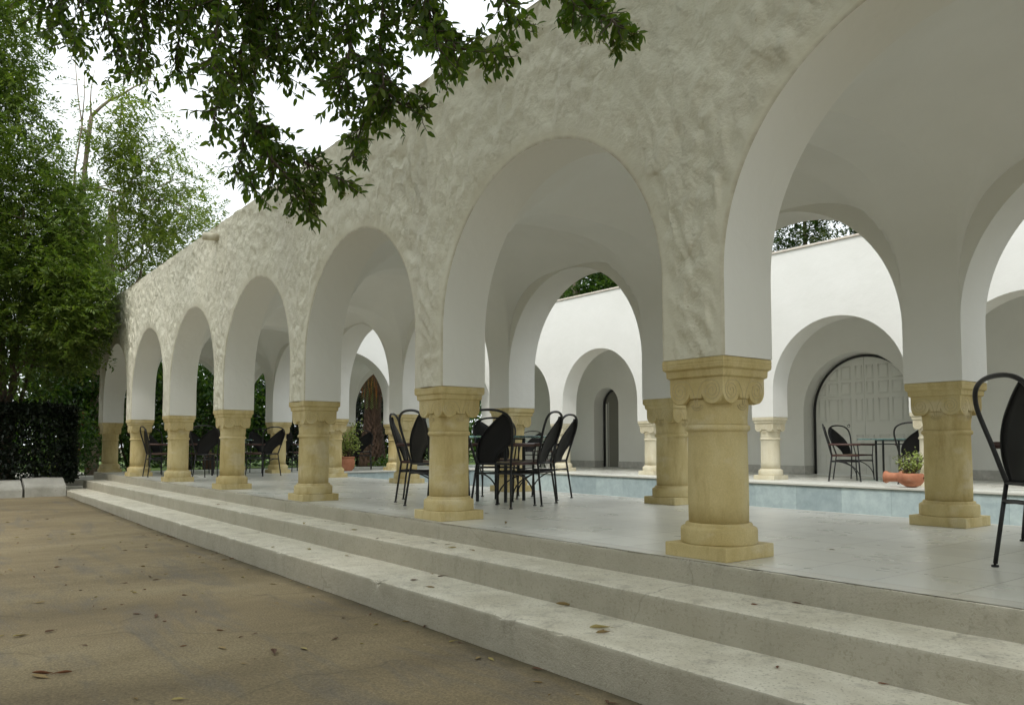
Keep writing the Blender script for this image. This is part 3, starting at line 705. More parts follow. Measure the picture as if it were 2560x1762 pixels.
# ------------------------------------------------------------------ chairs and tables
def chair_meshes():
    D = {}
    hoop = [(.225,-.24,.49), (.245,-.262,.58), (.272,-.29,.70), (.298,-.322,.82), (.308,-.345,.90), (.300,-.362,.965), (.268,-.376,1.022), (.205,-.386,1.062), (.115,-.392,1.085), (0,-.394,1.092)]
    full = hoop+[(-x, y, z) for x, y, z in hoop[-2::-1]]
    # refine
    def cr(p, k=4):
        out = []
        for i in range(len(p)-1):
            p0, p1, p2, p3 = [Vector(p[max(0, min(len(p)-1, i+d))]) for d in (-1, 0, 1, 2)]
            for t in np.linspace(0, 1, k, endpoint=False):
                out.append(.5*((2*p1)+(-p0+p2)*t+(2*p0-5*p1+4*p2-p3)*t*t+(-p0+3*p1-3*p2+p3)*t**3))
        out.append(Vector(p[-1])); return out
    H = cr(full)
    mb = MB(); mb.tube(H, .0145, 8); mb.tube([(-.225,-.24,.49), (.225,-.24,.49)], .013, 6); D['back_hoop'] = (mb, M_IRON)
    mb = MB(); mb.tube([(.225,-.24,.495), (.262,-.30,.02)], .0125, 7); mb.lathe([(.008,0.012),(.008,.03)], 8, (.263,-.301,0)); mb.lathe([(.019,0),(.021,.006),(.019,.012)], 10, (.263,-.301,0)); D['rear_leg_r'] = (mb, M_IRON)
    mb = MB(); mb.tube([(-.225,-.24,.495), (-.262,-.30,.02)], .0125, 7); mb.lathe([(.008,0.012),(.008,.03)], 8, (-.263,-.301,0)); mb.lathe([(.019,0),(.021,.006),(.019,.012)], 10, (-.263,-.301,0)); D['rear_leg_l'] = (mb, M_IRON)
    for nm, s in (('front_leg_r', 1), ('front_leg_l', -1)):
        mb = MB(); mb.tube([(s*.24,.235,.49), (s*.25,.262,.02)], .0115, 7); mb.lathe([(.019,0),(.021,.006),(.019,.012)], 10, (s*.25,.263,0)); mb.tube([(s*.25,.263,.01), (s*.25,.262,.03)], .008, 6); D[nm] = (mb, M_IRON)
    mb = MB(); P = []
    for i in range(7):
        u = -1+i/3; row = []
        for j in range(7):
            w = -1+j/3; row.append((u*.225, w*.23, .502+.010*(1-u*u)*(1-w*w)))
        P.append(row)
    mb.grid(P, True, True); mb.box(-.222, .222, -.227, .227, .482, .5015); D['seat'] = (mb, M_RUSH)
    mb = MB(); mb.tube([(.232,-.235,.492), (.24,.245,.492)], .017, 8); mb.tube([(-.232,-.235,.492), (-.24,.245,.492)], .017, 8); mb.tube([(-.24,.24,.492), (.24,.24,.492)], .016, 8); D['seat_frame'] = (mb, M_WOOD)
    mb = MB()
    for s in (-1, 1):
        mb.tube([(s*.234,-.258,.375), (s*.245,.25,.375)], .009, 6)
        mb.tube([(s*(.248-.012*t), .255-.50*(1-math.cos(t*PI/2)), .06+.325*math.sin(t*PI/2)) for t in np.linspace(0, 1, 12)], .009, 6)
    mb.tube([(-.234,-.258,.385), (.234,-.258,.385)], .010, 6); mb.tube([(-.245,.25,.39), (.245,.25,.39)], .009, 6); D['brace'] = (mb, M_IRON)
    for nm, s in (('armrest_r', 1), ('armrest_l', -1)):
        mb = MB(); mb.tube([(s*.285,-.29,.705), (s*.287,-.285,.705), (s*.287,.265,.70), (s*.287,.275,.70)], [.012,.021,.021,.014], 9); D[nm] = (mb, M_WOOD)
    for nm, s in (('arm_post_r', 1), ('arm_post_l', -1)):
        mb = MB(); mb.tube([(s*.243,.24,.49), (s*.283,.225,.695)], .009, 6); D[nm] = (mb, M_IRON)
    # leaf-shaped sheet: outline in (x, z), follows the lean of the hoop
    def ly(z): return float(np.interp(z, [.49,.58,.70,.82,.90,.965,1.022,1.062,1.092], [-.24,-.262,-.29,-.322,-.345,-.362,-.376,-.386,-.394]))+.004
    left = [(-.185,.50), (-.200,.58), (-.190,.66), (-.145,.755), (-.065,.845), (.035,.925), (.125,.99), (.205,1.04)]
    right = [(.03,.50), (.055,.56), (.12,.63), (.205,.69), (.275,.74), (.300,.83), (.302,.93), (.22,1.045)]
    Lc = cr([(x, 0, z) for x, z in left], 5); Rc = cr([(x, 0, z) for x, z in right], 5); P = []
    for a, b in zip(Lc, Rc):
        row = []
        for t in np.linspace(0, 1, 7):
            x = a.x*(1-t)+b.x*t; z = a.z*(1-t)+b.z*t; row.append((x, ly(z)+.028*math.sin(PI*t)*min(1, (z-.48)*5), z))
        P.append(row)
    mb = MB(); mb.grid(P, True); edge = [r_[0] for r_ in P]; mb.tube(edge, .006, 5); mb.tube([r_[-1] for r_ in P], .005, 5); D['back_panel'] = (mb, M_PANEL)
    return D
CH = chair_meshes(); names = {'rear_leg_r': 'leg', 'rear_leg_l': 'leg', 'front_leg_r': 'leg', 'front_leg_l': 'leg', 'armrest_r': 'armrest', 'armrest_l': 'armrest', 'arm_post_r': 'arm_post', 'arm_post_l': 'arm_post'}
def make_chair():
    root = empty('iron_armchair')
    for k, (mb, mt) in CH.items():
        o = mb.build(names.get(k, k), mt, root)
        if k == 'back_panel':
            sd = o.modifiers.new('thickness', 'SOLIDIFY'); sd.thickness = .004; sd.offset = 0
    return root
proto = make_chair(); used = []
def chair(x, y, head, label, group):
    """head: direction the seat faces, degrees from +Y toward +X"""
    o = proto if not used else copy_tree(proto); used.append(o)
    o.location = (x, y, 0); o.rotation_euler = (0, 0, -R(head)); tag(o, label, 'chair', group); return o
def make_table():
    root = empty('glass_table'); r = .60
    mb = MB(); mb.lathe([(r-.006, .792), (r, .796), (r, .808), (r-.006, .812)], 64); mb.build('glass_top', M_GLASS, root)
    for sx in (-1, 1):
        for sy in (-1, 1):
            l = MB(); l.box(sx*.21-.016, sx*.21+.016, sy*.21-.016, sy*.21+.016, 0, .79); l.build('leg', M_IRON, root, bevel=.003)
    f = MB()
    for s in (-1, 1):
        for z0, z1, w_ in ((.70, .72, .008), (.768, .788, .010)):
            f.box(-.194, .194, s*.21-w_, s*.21+w_, z0, z1); f.box(s*.21-w_, s*.21+w_, -.194, .194, z0, z1)
    f.build('frame', M_IRON, root); return root
tproto = make_table(); tused = []
def table(x, y, rz, label):
    o = tproto if not tused else copy_tree(tproto); tused.append(o); o.location = (x, y, 0); o.rotation_euler = (0, 0, R(rz)); tag(o, label, 'table', 'glass tables in the arcade'); return o
G1 = 'iron chairs around the table behind the second column'
table(-4.80, 2.05, 20, 'round teal glass table on black legs behind the second nearest front column')
chair(-5.40, 1.28, 40, 'black iron armchair left of the second nearest column, its hoop turned sideways', G1)
chair(-4.55, .98, 2, 'black iron armchair half hidden directly behind the second nearest column', G1)
chair(-4.05, 1.55, -22, 'black iron armchair with its back to us just right of the second nearest column', G1)
chair(-5.75, 2.70, 118, 'black iron armchair facing us across the glass table behind the second column', G1)
chair(-4.20, 1.97, -121, 'black iron armchair in side view at the right end of the nearer table group', G1)
chair(-4.80, 2.74, -118, 'black iron armchair overlapping the side-view one at the right end of the nearer group', G1)
G2 = 'iron chairs around the table in the far left bays'
table(-15.0, 1.85, 10, 'glass table with black legs among the farthest left front columns')
chair(-15.42, .56, 2, 'leftmost black iron armchair, overlapping the sixth front column', G2)
chair(-16.9, .95, 60, 'black iron armchair behind the leftmost chair, mostly hidden by its backrest', G2)
chair(-13.95, 1.22, -50, 'black iron armchair with its back to us between the fourth and fifth front columns', G2)
chair(-16.4, 1.7, 95, 'grey-looking iron armchair facing us beyond the far left glass table', G2)
chair(-14.45, 2.5, -112, 'black iron armchair in side view between the third and fourth front columns', G2)
chair(-16.3, 3.0, 130, 'dim iron armchair beyond the side-view one between the third and fourth columns', G2)
G3 = 'iron chairs in the left gallery'
chair(-17.0, 4.3, -15, 'black iron chair seen through the gap just left of the third nearest column', G3)
chair(-17.4, 6.45, -60, 'black iron chair beside the potted bush in front of the palm trunk', G3)
G4 = 'iron chairs around the table by the white double door'
table(-4.43, 11.05, 45, 'teal glass table on black legs in front of the white double door')
chair(-5.08, 10.55, 60, 'black iron armchair on the left side of the table by the double door', G4)
chair(-5.35, 11.35, 100, 'black iron armchair behind the left one at the table by the double door', G4)
chair(-3.75, 10.55, -25, 'black iron armchair with its back to us at the table by the double door', G4)
chair(-4.35, 12.0, -110, 'black iron armchair beyond the terracotta planter, partly behind the right column', G4)
G5 = 'iron chairs in the far corner of the courtyard'
table(-15.75, 11.75, 20, 'small distant glass table in the far left corner of the court')
chair(-15.45, 11.05, -60, 'tiny distant iron chair at the far corner table, left one of the pair', G5)
chair(-15.12, 11.55, -110, 'tiny distant iron chair at the far corner table, right one of the pair', G5)
G6 = 'iron chairs at the right edge of the picture'
chair(1.67, 1.18, 42, 'large black iron chair cut off by the right edge of the picture', G6)
chair(1.25, 2.5, 150, 'black iron chair hidden behind the large one at the right edge', G6)

# ------------------------------------------------------------------ foliage helpers
def rand_dirs(n, rng=rng):
    v = rng.normal(size=(n, 3)); return v/np.linalg.norm(v, axis=1)[:, None]
def frames(d, roll=None):
    """d (n,3) unit: side and normal vectors"""
    ref = np.where(abs(d[:, 2:3]) < .95, np.array([[0,0,1.0]]), np.array([[1.0,0,0]]))
    s = np.cross(d, ref); s /= np.linalg.norm(s, axis=1)[:, None]; nrm = np.cross(s, d)
    if roll is not None:
        c_, s_ = np.cos(roll)[:, None], np.sin(roll)[:, None]; s, nrm = s*c_+nrm*s_, nrm*c_-s*s_
    return s, nrm
def leaves6(base, d, L, W, roll, fold=.18, droop=.12):
    """lanceolate leaf of 8 vertices, 4 quads + tips as quads"""
    n = len(base); s, nr = frames(d, roll); L = L[:, None]; W = W[:, None]
    q = lambda a, b, h: base+d*L*a+s*W*b+nr*(W*abs(b)*fold*2-L*droop*a*a)+nr*h
    V = np.stack([q(0,0,0), q(.34,0,0), q(.70,0,0), q(1,0,0), q(.30,.5,0), q(.68,.42,0), q(.30,-.5,0), q(.68,-.42,0)], 1).reshape(-1, 3)
    f = np.array([(0,4,1,1), (1,4,5,2), (2,5,3,3), (0,1,6,6), (1,2,7,6), (2,3,7,7)])
    f = np.array([(0,4,5,1), (1,5,3,2), (0,1,7,6), (1,2,3,7)])
    F = (f[None]+(np.arange(n)*8)[:, None, None]).reshape(-1, 4)
    return V, F
def diamonds(base, d, L, W, roll):
    n = len(base); s, nr = frames(d, roll); L = L[:, None]; W = W[:, None]
    V = np.stack([base, base+d*L*.45+s*W*.5, base+d*L, base+d*L*.45-s*W*.5], 1).reshape(-1, 3)
    return V, np.arange(n*4).reshape(-1, 4)
def cat(parts):
    V = []; F = []; b = 0
    for v_, f_ in parts: V.append(v_); F.append(f_+b); b += len(v_)
    return np.concatenate(V), np.concatenate(F)
def in_view(P, m=0):
    x, y, z = project(P); return (z > .1) & (x > -m) & (x < 2560+m) & (y > -m) & (y < 1762+m)
def sprays(centers, radius, per, leaflets, slen, L, W, up=.1, droop=.35, rng=rng, flat=1.0):
    """pinnate sprays: each a short rachis with paired leaflets, in clumps round the centers"""
    n = len(centers)*per
    c_ = np.repeat(centers, per, 0); off = rand_dirs(n)*(rng.random((n, 1))**.5)*np.repeat(np.asarray(radius), per)[:, None]; off[:, 2] *= flat
    o_ = c_+off; d = off/np.maximum(np.linalg.norm(off, axis=1)[:, None], 1e-6)+rand_dirs(n)*.7; d[:, 2] += up-droop*rng.random(n); d /= np.linalg.norm(d, axis=1)[:, None]
    s, nr = frames(d, rng.uniform(-.9, .9, n)); sl = slen*rng.uniform(.6, 1.3, n); parts = []
    for k in range(leaflets):
        t = (k//2+1)/(leaflets/2+.5); sg = 1 if k % 2 else -1
        p = o_+d*(sl*t)[:, None]-nr*(sl*t*t*.25)[:, None]
        ld = s*sg*.85+d*.5-nr*.15+rand_dirs(n)*.25; ld /= np.linalg.norm(ld, axis=1)[:, None]
        parts.append(diamonds(p, ld, L*rng.uniform(.7, 1.25, n), W*rng.uniform(.8, 1.2, n), rng.uniform(-.7, .7, n)))
    return cat(parts)
def branch_path(a, b, sag=0.0, wob=.06, n=7):
    a, b = Vector(a), Vector(b); L = (b-a).length; out = []
    for i in range(n):
        t = i/(n-1); p = a.lerp(b, t)+Vector((random.uniform(-1,1), random.uniform(-1,1), random.uniform(-.6,.6)))*wob*L*math.sin(PI*t); p.z += sag*L*math.sin(PI*t); out.append(p)
    return out
def crown_centers(ells, n):
    """clump centres, mostly toward the skin of several ellipsoids (cx,cy,cz,rx,ry,rz,weight)"""
    W = np.array([e_[6] for e_ in ells], float); W /= W.sum(); out = []
    idx = rng.choice(len(ells), n, p=W)
    for i in idx:
        e_ = ells[i]; d = rand_dirs(1)[0]; r = rng.random()**.30
        out.append([e_[0]+d[0]*e_[3]*r, e_[1]+d[1]*e_[4]*r, e_[2]+d[2]*e_[5]*r])
    return np.array(out)
def tree(name, label, cat_, base, trunks, ells, n, per, leaflets, slen, L, W, rad, mt, bark, limbs=14, group=None, keep=None, droop=.35):
    root = empty(name, base); tag(root, label, cat_, group); bx = Vector(base)
    C = crown_centers(ells, n)
    if keep is not None: C = C[keep(C)]
    mb = MB(); tips = []
    for (tx, ty, tz, r) in trunks:
        p = branch_path((0,0,-.1) if len(trunks) == 1 else (random.uniform(-.25,.25), random.uniform(-.25,.25), -.1), (tx, ty, tz), 0, .035, 9); mb.tube(p, [r*(1.25-.75*i/8) for i in range(9)], 9); tips.append((p, r))
    mb.build('trunk', bark, root)
    mb = MB()
    for k in range(limbs):
        p, r = tips[k % len(tips)]; a = p[random.randint(3, 8)]; c_ = Vector(C[random.randrange(len(C))])-bx
        q = branch_path(a, c_, .05, .07, 7); mb.tube(q, [r*.42*(1-.85*i/6)+.006 for i in range(7)], 6)
        for _ in range(3):
            a2 = q[random.randint(3, 6)]; near = C[np.argsort(np.linalg.norm(C-np.array(a2+bx), axis=1))[random.randint(0, min(8, len(C)-1))]]
            mb.tube(branch_path(a2, Vector(near)-bx, .03, .08, 5), [.022, .018, .013, .009, .005], 5)
    if limbs: mb.build('limbs', bark, root)
    V, F = sprays(C, rng.uniform(.6, 1.2, len(C))*rad, per, leaflets, slen, L, W, droop=droop)
    if keep is not None:
        nv = V.reshape(-1, 4, 3); ok = keep(nv.mean(1)); V = nv[ok].reshape(-1, 3); F = np.arange(len(V)).reshape(-1, 4)
    me = np_mesh('crown', V-np.array(base), F, mt); link_mesh('crown', me, root); return root

# ------------------------------------------------------------------ trees on the left
def off_wall(P):                                             # keep sprays out of the building's volume
    return ~((P[:, 0] > XL-.3) & (P[:, 1] > -.12) & (P[:, 2] < 4.6))
tree('leafy_tree', 'large dense tree with feathery leaves at the left end of the arcade', 'tree', (-19.7, -1.9, -.3),
     [(.7,.1,3.9,.09), (.2,-.5,4.2,.10), (1.0,-.35,3.4,.07), (.5,.5,3.6,.06), (.9,-1.2,3.8,.08)],
     [(-18.2,-1.55,5.0,1.9,1.25,2.9,3), (-18.6,-2.6,7.6,1.6,1.6,2.6,2.4), (-18.7,-3.1,10.2,1.5,1.5,1.9,2.2), (-17.4,-.95,3.9,1.2,.75,1.6,1.6), (-18.6,-3.5,4.6,1.8,1.6,3.0,2), (-19.4,-.9,4.6,1.3,.9,1.9,1.2), (-19.6,-3.6,2.9,1.0,1.2,.8,.5)],
     900, 17, 9, .28, .12, .046, .46, M_LEAF_TREE, M_BARK, 26, keep=off_wall)
tree('leafy_tree', 'tall light tree with bare upper twigs rising behind the dense left tree', 'tree', (-22.6, .6, -.2),
     [(.1,.1,8.0,.15), (-.9,-.6,8.6,.10)],
     [(-22.2,1.6,8.3,1.2,1.3,1.8,2), (-22.6,2.9,7.6,1.1,1.2,1.3,1.2), (-22.9,.3,7.2,1.4,1.3,1.5,1.4), (-22.4,1.7,6.3,1.6,1.6,1.2,1.6), (-23,3.4,9.3,.9,.9,1.0,.35)],
     170, 11, 9, .30, .11, .045, .42, M_LEAF_LIGHT, M_BARK_PALE, 16, keep=off_wall)
# bare forked limbs of the light tree that stand clear against the sky
t2 = [o_ for o_ in COL.objects if o_.name.startswith('leafy_tree')][-1]
mb = MB()
def pxpath(pts, r0, r1, depth, root):
    P = [Vector(at(x, y, depth))-Vector(root.location) for x, y in pts]; n = len(P); mb.tube(P, [r0+(r1-r0)*i/(n-1) for i in range(n)], 6)
pxpath([(196,690), (204,540), (212,425), (219,360), (226,310), (228,292)], .075, .062, 22.5, t2)
pxpath([(228,292), (250,270), (275,250), (300,240), (335,218), (370,203), (400,203)], .055, .014, 22.5, t2)
pxpath([(228,292), (226,255), (228,220), (238,170)], .03, .008, 22.5, t2)
pxpath([(176,640), (181,520), (188,420), (198,360), (205,310), (196,250), (190,180), (187,120)], .038, .010, 22.3, t2)
pxpath([(205,310), (211,240), (212,175)], .022, .008, 22.3, t2)
pxpath([(219,335), (204,316)], .025, .02, 22.3, t2)
pxpath([(370,203), (385,175)], .016, .006, 22.5, t2); pxpath([(275,250), (285,230)], .016, .006, 22.5, t2)
pxpath([(192,212), (160,210), (125,214)], .012, .005, 22.3, t2); pxpath([(193,202), (160,190), (135,150)], .012, .005, 22.3, t2)
for pts in ([(240,470),(300,455),(340,458),(380,480),(400,515)], [(340,458),(390,472),(430,450),(470,440)], [(330,450),(380,410),(410,375),(435,355)], [(300,320),(305,260),(330,265)], [(360,500),(420,500),(460,520),(520,525)]): pxpath(pts, .022, .005, 22, t2)
mb.build('bare_limbs', M_BARK_PALE, t2)
# airy sprays at the ends of those limbs
ctr = np.array([at(x, y, 22+random.uniform(-.4,.4)) for x, y in [(300,255),(345,262),(385,290),(400,310),(430,360),(460,372),(440,400),(470,440),(490,445),(420,480),(395,515),(440,470),(500,500),(520,530),(480,470),(365,270),(320,310),(270,230),(300,215),(460,410),(350,340),(370,400),(300,400),(260,360),(330,375),(290,340)]])
ctr = np.concatenate([ctr, np.array([at(random.gauss(300,45), random.gauss(390,75), 22+random.uniform(-.7,.7)) for _ in range(60)]), np.array([at(random.gauss(400,45), random.gauss(560,28), 22+random.uniform(-.7,.7)) for _ in range(34)])])
ctr = ctr[off_wall(ctr)]
V, F = sprays(ctr, np.full(len(ctr), .34), 9, 11, .42, .13, .05, droop=.8)
link_mesh('crown', np_mesh('crown', V-np.array(t2.location), F, M_LEAF_LIGHT), t2)
tree('leafy_tree', 'yellow-green tree showing above the far end of the roof line', 'tree', (-25, 5.2, -.2), [(0,0,4.4,.14)],
     [(-24.5,3.0,5.6,1.7,1.6,1.7,2), (-25.3,5.4,6.4,1.5,1.3,1.5,1), (-24.2,1.2,5.0,1.5,1.3,1.6,1.6)], 260, 13, 8, .28, .11, .045, .42, M_LEAF_LIGHT, M_BARK, 8)

# hedge, shrubs and beds at the left
hedge = empty('clipped_hedge', (-18.3, -2.2, -.1)); tag(hedge, 'dark clipped hedge standing behind the whitewashed kerb', 'hedge')
n = 34000; Pn = np.stack([rng.uniform(-18.95,-17.72,n), rng.uniform(-6.0,-.78,n), rng.uniform(-.12,1.55,n)], 1)
k = rng.integers(0, 4, n); Pn[k == 0, 0] = -17.72+rng.normal(0,.05,(k == 0).sum()); Pn[k == 1, 2] = 1.52+rng.normal(0,.07,(k == 1).sum()); Pn[k == 2, 1] = -.82+rng.normal(0,.05,(k == 2).sum())
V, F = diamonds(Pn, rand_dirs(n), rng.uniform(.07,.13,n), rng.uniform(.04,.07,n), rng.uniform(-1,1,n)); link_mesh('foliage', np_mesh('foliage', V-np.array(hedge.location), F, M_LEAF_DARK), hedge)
mb = MB()
for i in range(12):
    y = -5.8+i*.43; mb.tube(branch_path((0, y+2.2, 0), (random.uniform(-.2,.2), y+2.2+random.uniform(-.2,.2), 1.3), 0, .06, 5), [.03,.026,.02,.015,.008], 6)
mb.build('stem', M_BARK, hedge)
def bush(name, label, loc, r, h, n, mt, L=.12, W=.06, group=None, stems=5):
    root = empty(name, loc); tag(root, label, 'shrub', group)
    d = rand_dirs(n); rr = rng.random((n,1))**.4; P = d*rr*np.array([r, r, h/2]); P[:, 2] += h/2
    lump = np.array([noise.noise(Vector((p[0]*2.2+loc[0], p[1]*2.2, p[2]*2.2))) for p in P]); P = P*(1+.28*lump)[:, None]; P = P[lump > -.42]; P[:, 2] = np.maximum(P[:, 2], .02)
    m_ = len(P); dd = d[:m_]*.4+rand_dirs(m_); dd /= np.linalg.norm(dd, axis=1)[:, None]
    V, F = diamonds(P, dd, L*rng.uniform(.6,1.3,m_), W*rng.uniform(.7,1.3,m_), rng.uniform(-1,1,m_)); link_mesh('foliage', np_mesh('foliage', V, F, mt), root)
    mb = MB()
    for i in range(stems): mb.tube(branch_path((random.uniform(-.1,.1), random.uniform(-.1,.1), -.05), (random.uniform(-.6,.6)*r, random.uniform(-.6,.6)*r, h*.7), 0, .05, 5), [.03,.025,.018,.012,.006], 5)
    mb.build('stem', M_BARK, root); return root
def blossoms(root, n, r, h, size, mt, name='blossom'):
    P = rand_dirs(n)*np.array([r, r, h/2]); P[:, 2] += h/2; C_ = np.repeat(P, 6, 0); V, F = diamonds(C_, rand_dirs(n*6), np.full(n*6, size), np.full(n*6, size*.7), rng.uniform(-1,1,n*6)); link_mesh(name, np_mesh(name, V, F, mt), root)
b = bush('flowering_shrub', 'orange-flowered shrub between the dark hedge and the last column', (-20.6, -.35, -.15), .75, 1.75, 1500, M_LEAF_BUSH); blossoms(b, 26, .7, 1.7, .05, M_ORANGE)
b = bush('flowering_shrub', 'low yellow-flowered plant at the foot of the hedge', (-20.3, -.95, -.18), .35, .32, 300, M_LEAF_LIGHT, .09, .04); blossoms(b, 26, .3, .32, .055, M_YELLOW)
GB = 'bushes of the garden beyond the left gallery'
spots = [(-22.8,-.3,1.1,4.6,'tall bright green bush between the hedge and the left end of the building'), (-23.2,1.6,1.5,4.2,'green bush seen behind the two leftmost columns'), (-24.2,3.6,1.7,4.4,'green bush seen between the fifth and fourth front columns'), (-25.4,5.4,1.7,4.6,'green bush seen between the fourth and third front columns'), (-26,7.6,1.7,4.4,'dark bush beyond the left gallery behind the third column'), (-25.2,10.2,1.8,4.6,'dark bush directly behind the palm trunk'), (-25,12.9,1.8,4.4,'dark bush right of the palm trunk beyond the left gallery')]
for (x, y, r, h, lab) in spots: bush('garden_bush', lab, (x, y, -.2), r, h, 7500, M_LEAF_DARK if y > 7 else M_LEAF_BUSH, .17, .085, GB, 7)
b = bush('garden_bush', 'low leafy plant at the foot of the palm trunk', (-21.2, 9.2, -.2), .55, .5, 420, M_LEAF_BUSH, .12, .06, GB)
# the wood beyond the garden
n = 26000; Pn = np.stack([rng.uniform(-36,-29.5,n), rng.uniform(-14,34,n), rng.random(n)**.9*5.5-.2], 1); k = rng.integers(0, 3, n); Pn[k > 0, 0] = -29.5+rng.normal(0,.35,(k > 0).sum()); hh = np.array([5.0+1.3*noise.noise(Vector((p[1]*.25, p[0]*.2, 0)))+.5*noise.noise(Vector((p[1]*1.1, 3, 0))) for p in Pn]); Pn = Pn[Pn[:, 2] < hh]; n = len(Pn)
V, F = diamonds(Pn, rand_dirs(n), rng.uniform(.25,.5,n), rng.uniform(.16,.28,n), rng.uniform(-1,1,n)); tag(link_mesh('distant_wood', np_mesh('distant_wood', V, F, M_LEAF_BUSH)), 'dark green mass of trees closing the garden beyond the left gallery', 'trees', kind='stuff')
# cycad fronds
cy = empty('cycad_plant', (-22.0, 3.55, -.2)); tag(cy, 'pale green cycad with arching fronds beyond the left gallery', 'plant'); mb = MB(); parts = []
mb.lathe([(.16,0),(.2,.3),(.15,.6),(.05,.7)], 14)
for i in range(22):
    a = i*2.4; ln = random.uniform(1.0,1.4); el = random.uniform(.35,1.2); P = []
    for t in np.linspace(0, 1, 14): P.append(np.array([math.cos(a)*ln*t*math.cos(el*.5), math.sin(a)*ln*t*math.cos(el*.5), .6+ln*(math.sin(el)*t-.75*t*t*.9)]))
    P = np.array(P); D_ = np.gradient(P, axis=0); D_ /= np.linalg.norm(D_, axis=1)[:, None]
    for sg in (-1, 1):
        s, nr = frames(D_); ld = s*sg+D_*.5; ld /= np.linalg.norm(ld, axis=1)[:, None]; m_ = len(P); parts.append(diamonds(P, ld, np.full(m_, .24)*np.sin(np.linspace(.5,3,m_)), np.full(m_, .035), np.zeros(m_)))
mb.build('trunk', M_PALMBARK, cy); V, F = cat(parts); link_mesh('frond', np_mesh('frond', V, F, M_FROND), cy)

# palm trunk seen through the left gallery
palm = empty('palm_tree', (-22.0, 9.15, -.2)); tag(palm, 'thick brown palm trunk with shaggy frond stubs and hanging orange stalks', 'palm tree')
mb = MB(); mb.lathe([(.50,0),(.46,.35),(.43,.8),(.37,1.2),(.30,1.6),(.27,2.1),(.26,2.6),(.27,3.2),(.30,4.2)], 22); mb.build('trunk', M_PALMBARK, palm)
mb = MB()
for i in range(520):
    z = .25+3.7*(i/520); a = i*2.39996; r = float(np.interp(z, [0,.35,.8,1.2,1.6,2.1,4.2], [.5,.46,.43,.37,.3,.27,.3])); tn = Vector((math.cos(a), math.sin(a), 0)); tg = Vector((-math.sin(a), math.cos(a), 0)); p = tn*(r-.02)+Vector((0,0,z))
    ln = random.uniform(.07,.15); w = random.uniform(.03,.055); up = Vector((0,0,1)); tip = p+tn*ln*.55+up*ln
    mb.add([p-tg*w, p+tg*w, p+tg*w*.7-up*.06, p-tg*w*.7-up*.06, tip-tg*w*.5, tip+tg*w*.5, tip+tg*w*.4-up*.03-tn*.01, tip-tg*w*.4-up*.03-tn*.01], [(0,1,5,4),(1,2,6,5),(2,3,7,6),(3,0,4,7),(4,5,6,7)])
mb.build('frond_stub', M_PALMBARK, palm)['kind'] = 'stuff'
parts = []
for i in range(170):
    a = random.uniform(0, 2*PI); r = random.uniform(.22,.5); z1 = random.uniform(2.85,3.8); p = np.array([[math.cos(a)*r, math.sin(a)*r, z1]]); parts.append(diamonds(p, np.array([[random.uniform(-.1,.1), random.uniform(-.1,.1), -1.0]]), np.array([random.uniform(.35,.75)]), np.array([.022]), np.array([random.uniform(-1.5,1.5)])))
V, F = cat(parts); link_mesh('hanging_stalks', np_mesh('hanging_stalks', V, F, M_ORANGE), palm)
parts = []
for i in range(26):
    a = i*2.4; ln = random.uniform(1.8,2.6); el = random.uniform(-.3,1.1); P = np.array([[math.cos(a)*ln*t, math.sin(a)*ln*t, 4.2+ln*(math.sin(el)*t-.8*t*t)] for t in np.linspace(.05, 1, 22)])
    if i < 3:
        a = R(-70+i*25); P = np.array([[math.cos(a)*.42*t**.5, math.sin(a)*.42*t**.5, 4.0-1.75*t] for t in np.linspace(.05, 1, 22)])
    D_ = np.gradient(P, axis=0); D_ /= np.linalg.norm(D_, axis=1)[:, None]; s, nr = frames(D_)
    for sg in (-1, 1):
        ld = s*sg*.8+D_*.8; ld /= np.linalg.norm(ld, axis=1)[:, None]; parts.append(diamonds(P, ld, np.full(22, .42 if i >= 3 else .22), np.full(22, .035), np.zeros(22)))
V, F = cat(parts); link_mesh('frond', np_mesh('frond', V, F, M_FROND), palm)

# trees above the far wall
GC = 'trees standing behind the far wall'
def conifer(x, y, h, r, n, label, trunk=.16, lo=.15):
    root = empty('conifer_tree', (x, y, -.2)); tag(root, label, 'tree', GC); mb = MB(); mb.tube([(0,0,-.1), (.05,0,h*.4), (0,.05,h*.97)], [trunk, trunk*.7, .02], 9); mb.build('trunk', M_BARK, root)
    t = rng.random(n)**.8; z = h*(lo+(1-lo)*t); a = rng.uniform(0, 2*PI, n); rad = r*(1-t)**.7*(.35+.65*rng.random(n)**.5)*(1+.3*np.sin(a*5+z*2.3))
    C_ = np.stack([np.cos(a)*rad, np.sin(a)*rad, z], 1); V, F = sprays(C_, np.full(n, .24), 5, 6, .22, .14, .045, up=.5, droop=.2); link_mesh('crown', np_mesh('crown', V, F, M_LEAF_CON), root)
conifer(-12.6,17.6,10,1.7,900,'yellow-green cypress above the left part of the far wall, nearest the big pier', lo=.1)
conifer(-10.7,18.2,10.5,1.7,900,'bright green cypress above the middle of the far wall'); conifer(-8.6,18.6,10,1.4,560,'dark thin cypress with sky showing through above the far wall')
conifer(-6.8,18.0,9.5,1.7,800,'short dark cypress at the right of the row above the far wall')
b = tree('bushy_tree', 'bushy dark green tree above the far wall beside the pale trunks', 'tree', (-20.2, 18.2, -.2), [(0,0,5,.2)], [(-20.2,18,7.2,1.9,1.5,2.2,3), (-18.6,18.5,6.4,1.6,1.4,1.7,2), (-17,18.6,6.6,1.5,1.4,1.8,2)], 420, 15, 8, .26, .14, .06, .45, M_LEAF_BUSH, M_BARK, 8, group=GC)
pt = empty('bare_trunk_tree', (-21.4, 17.4, -.2)); tag(pt, 'pale bundled bare trunks rising above the far wall', 'tree', GC); mb = MB()
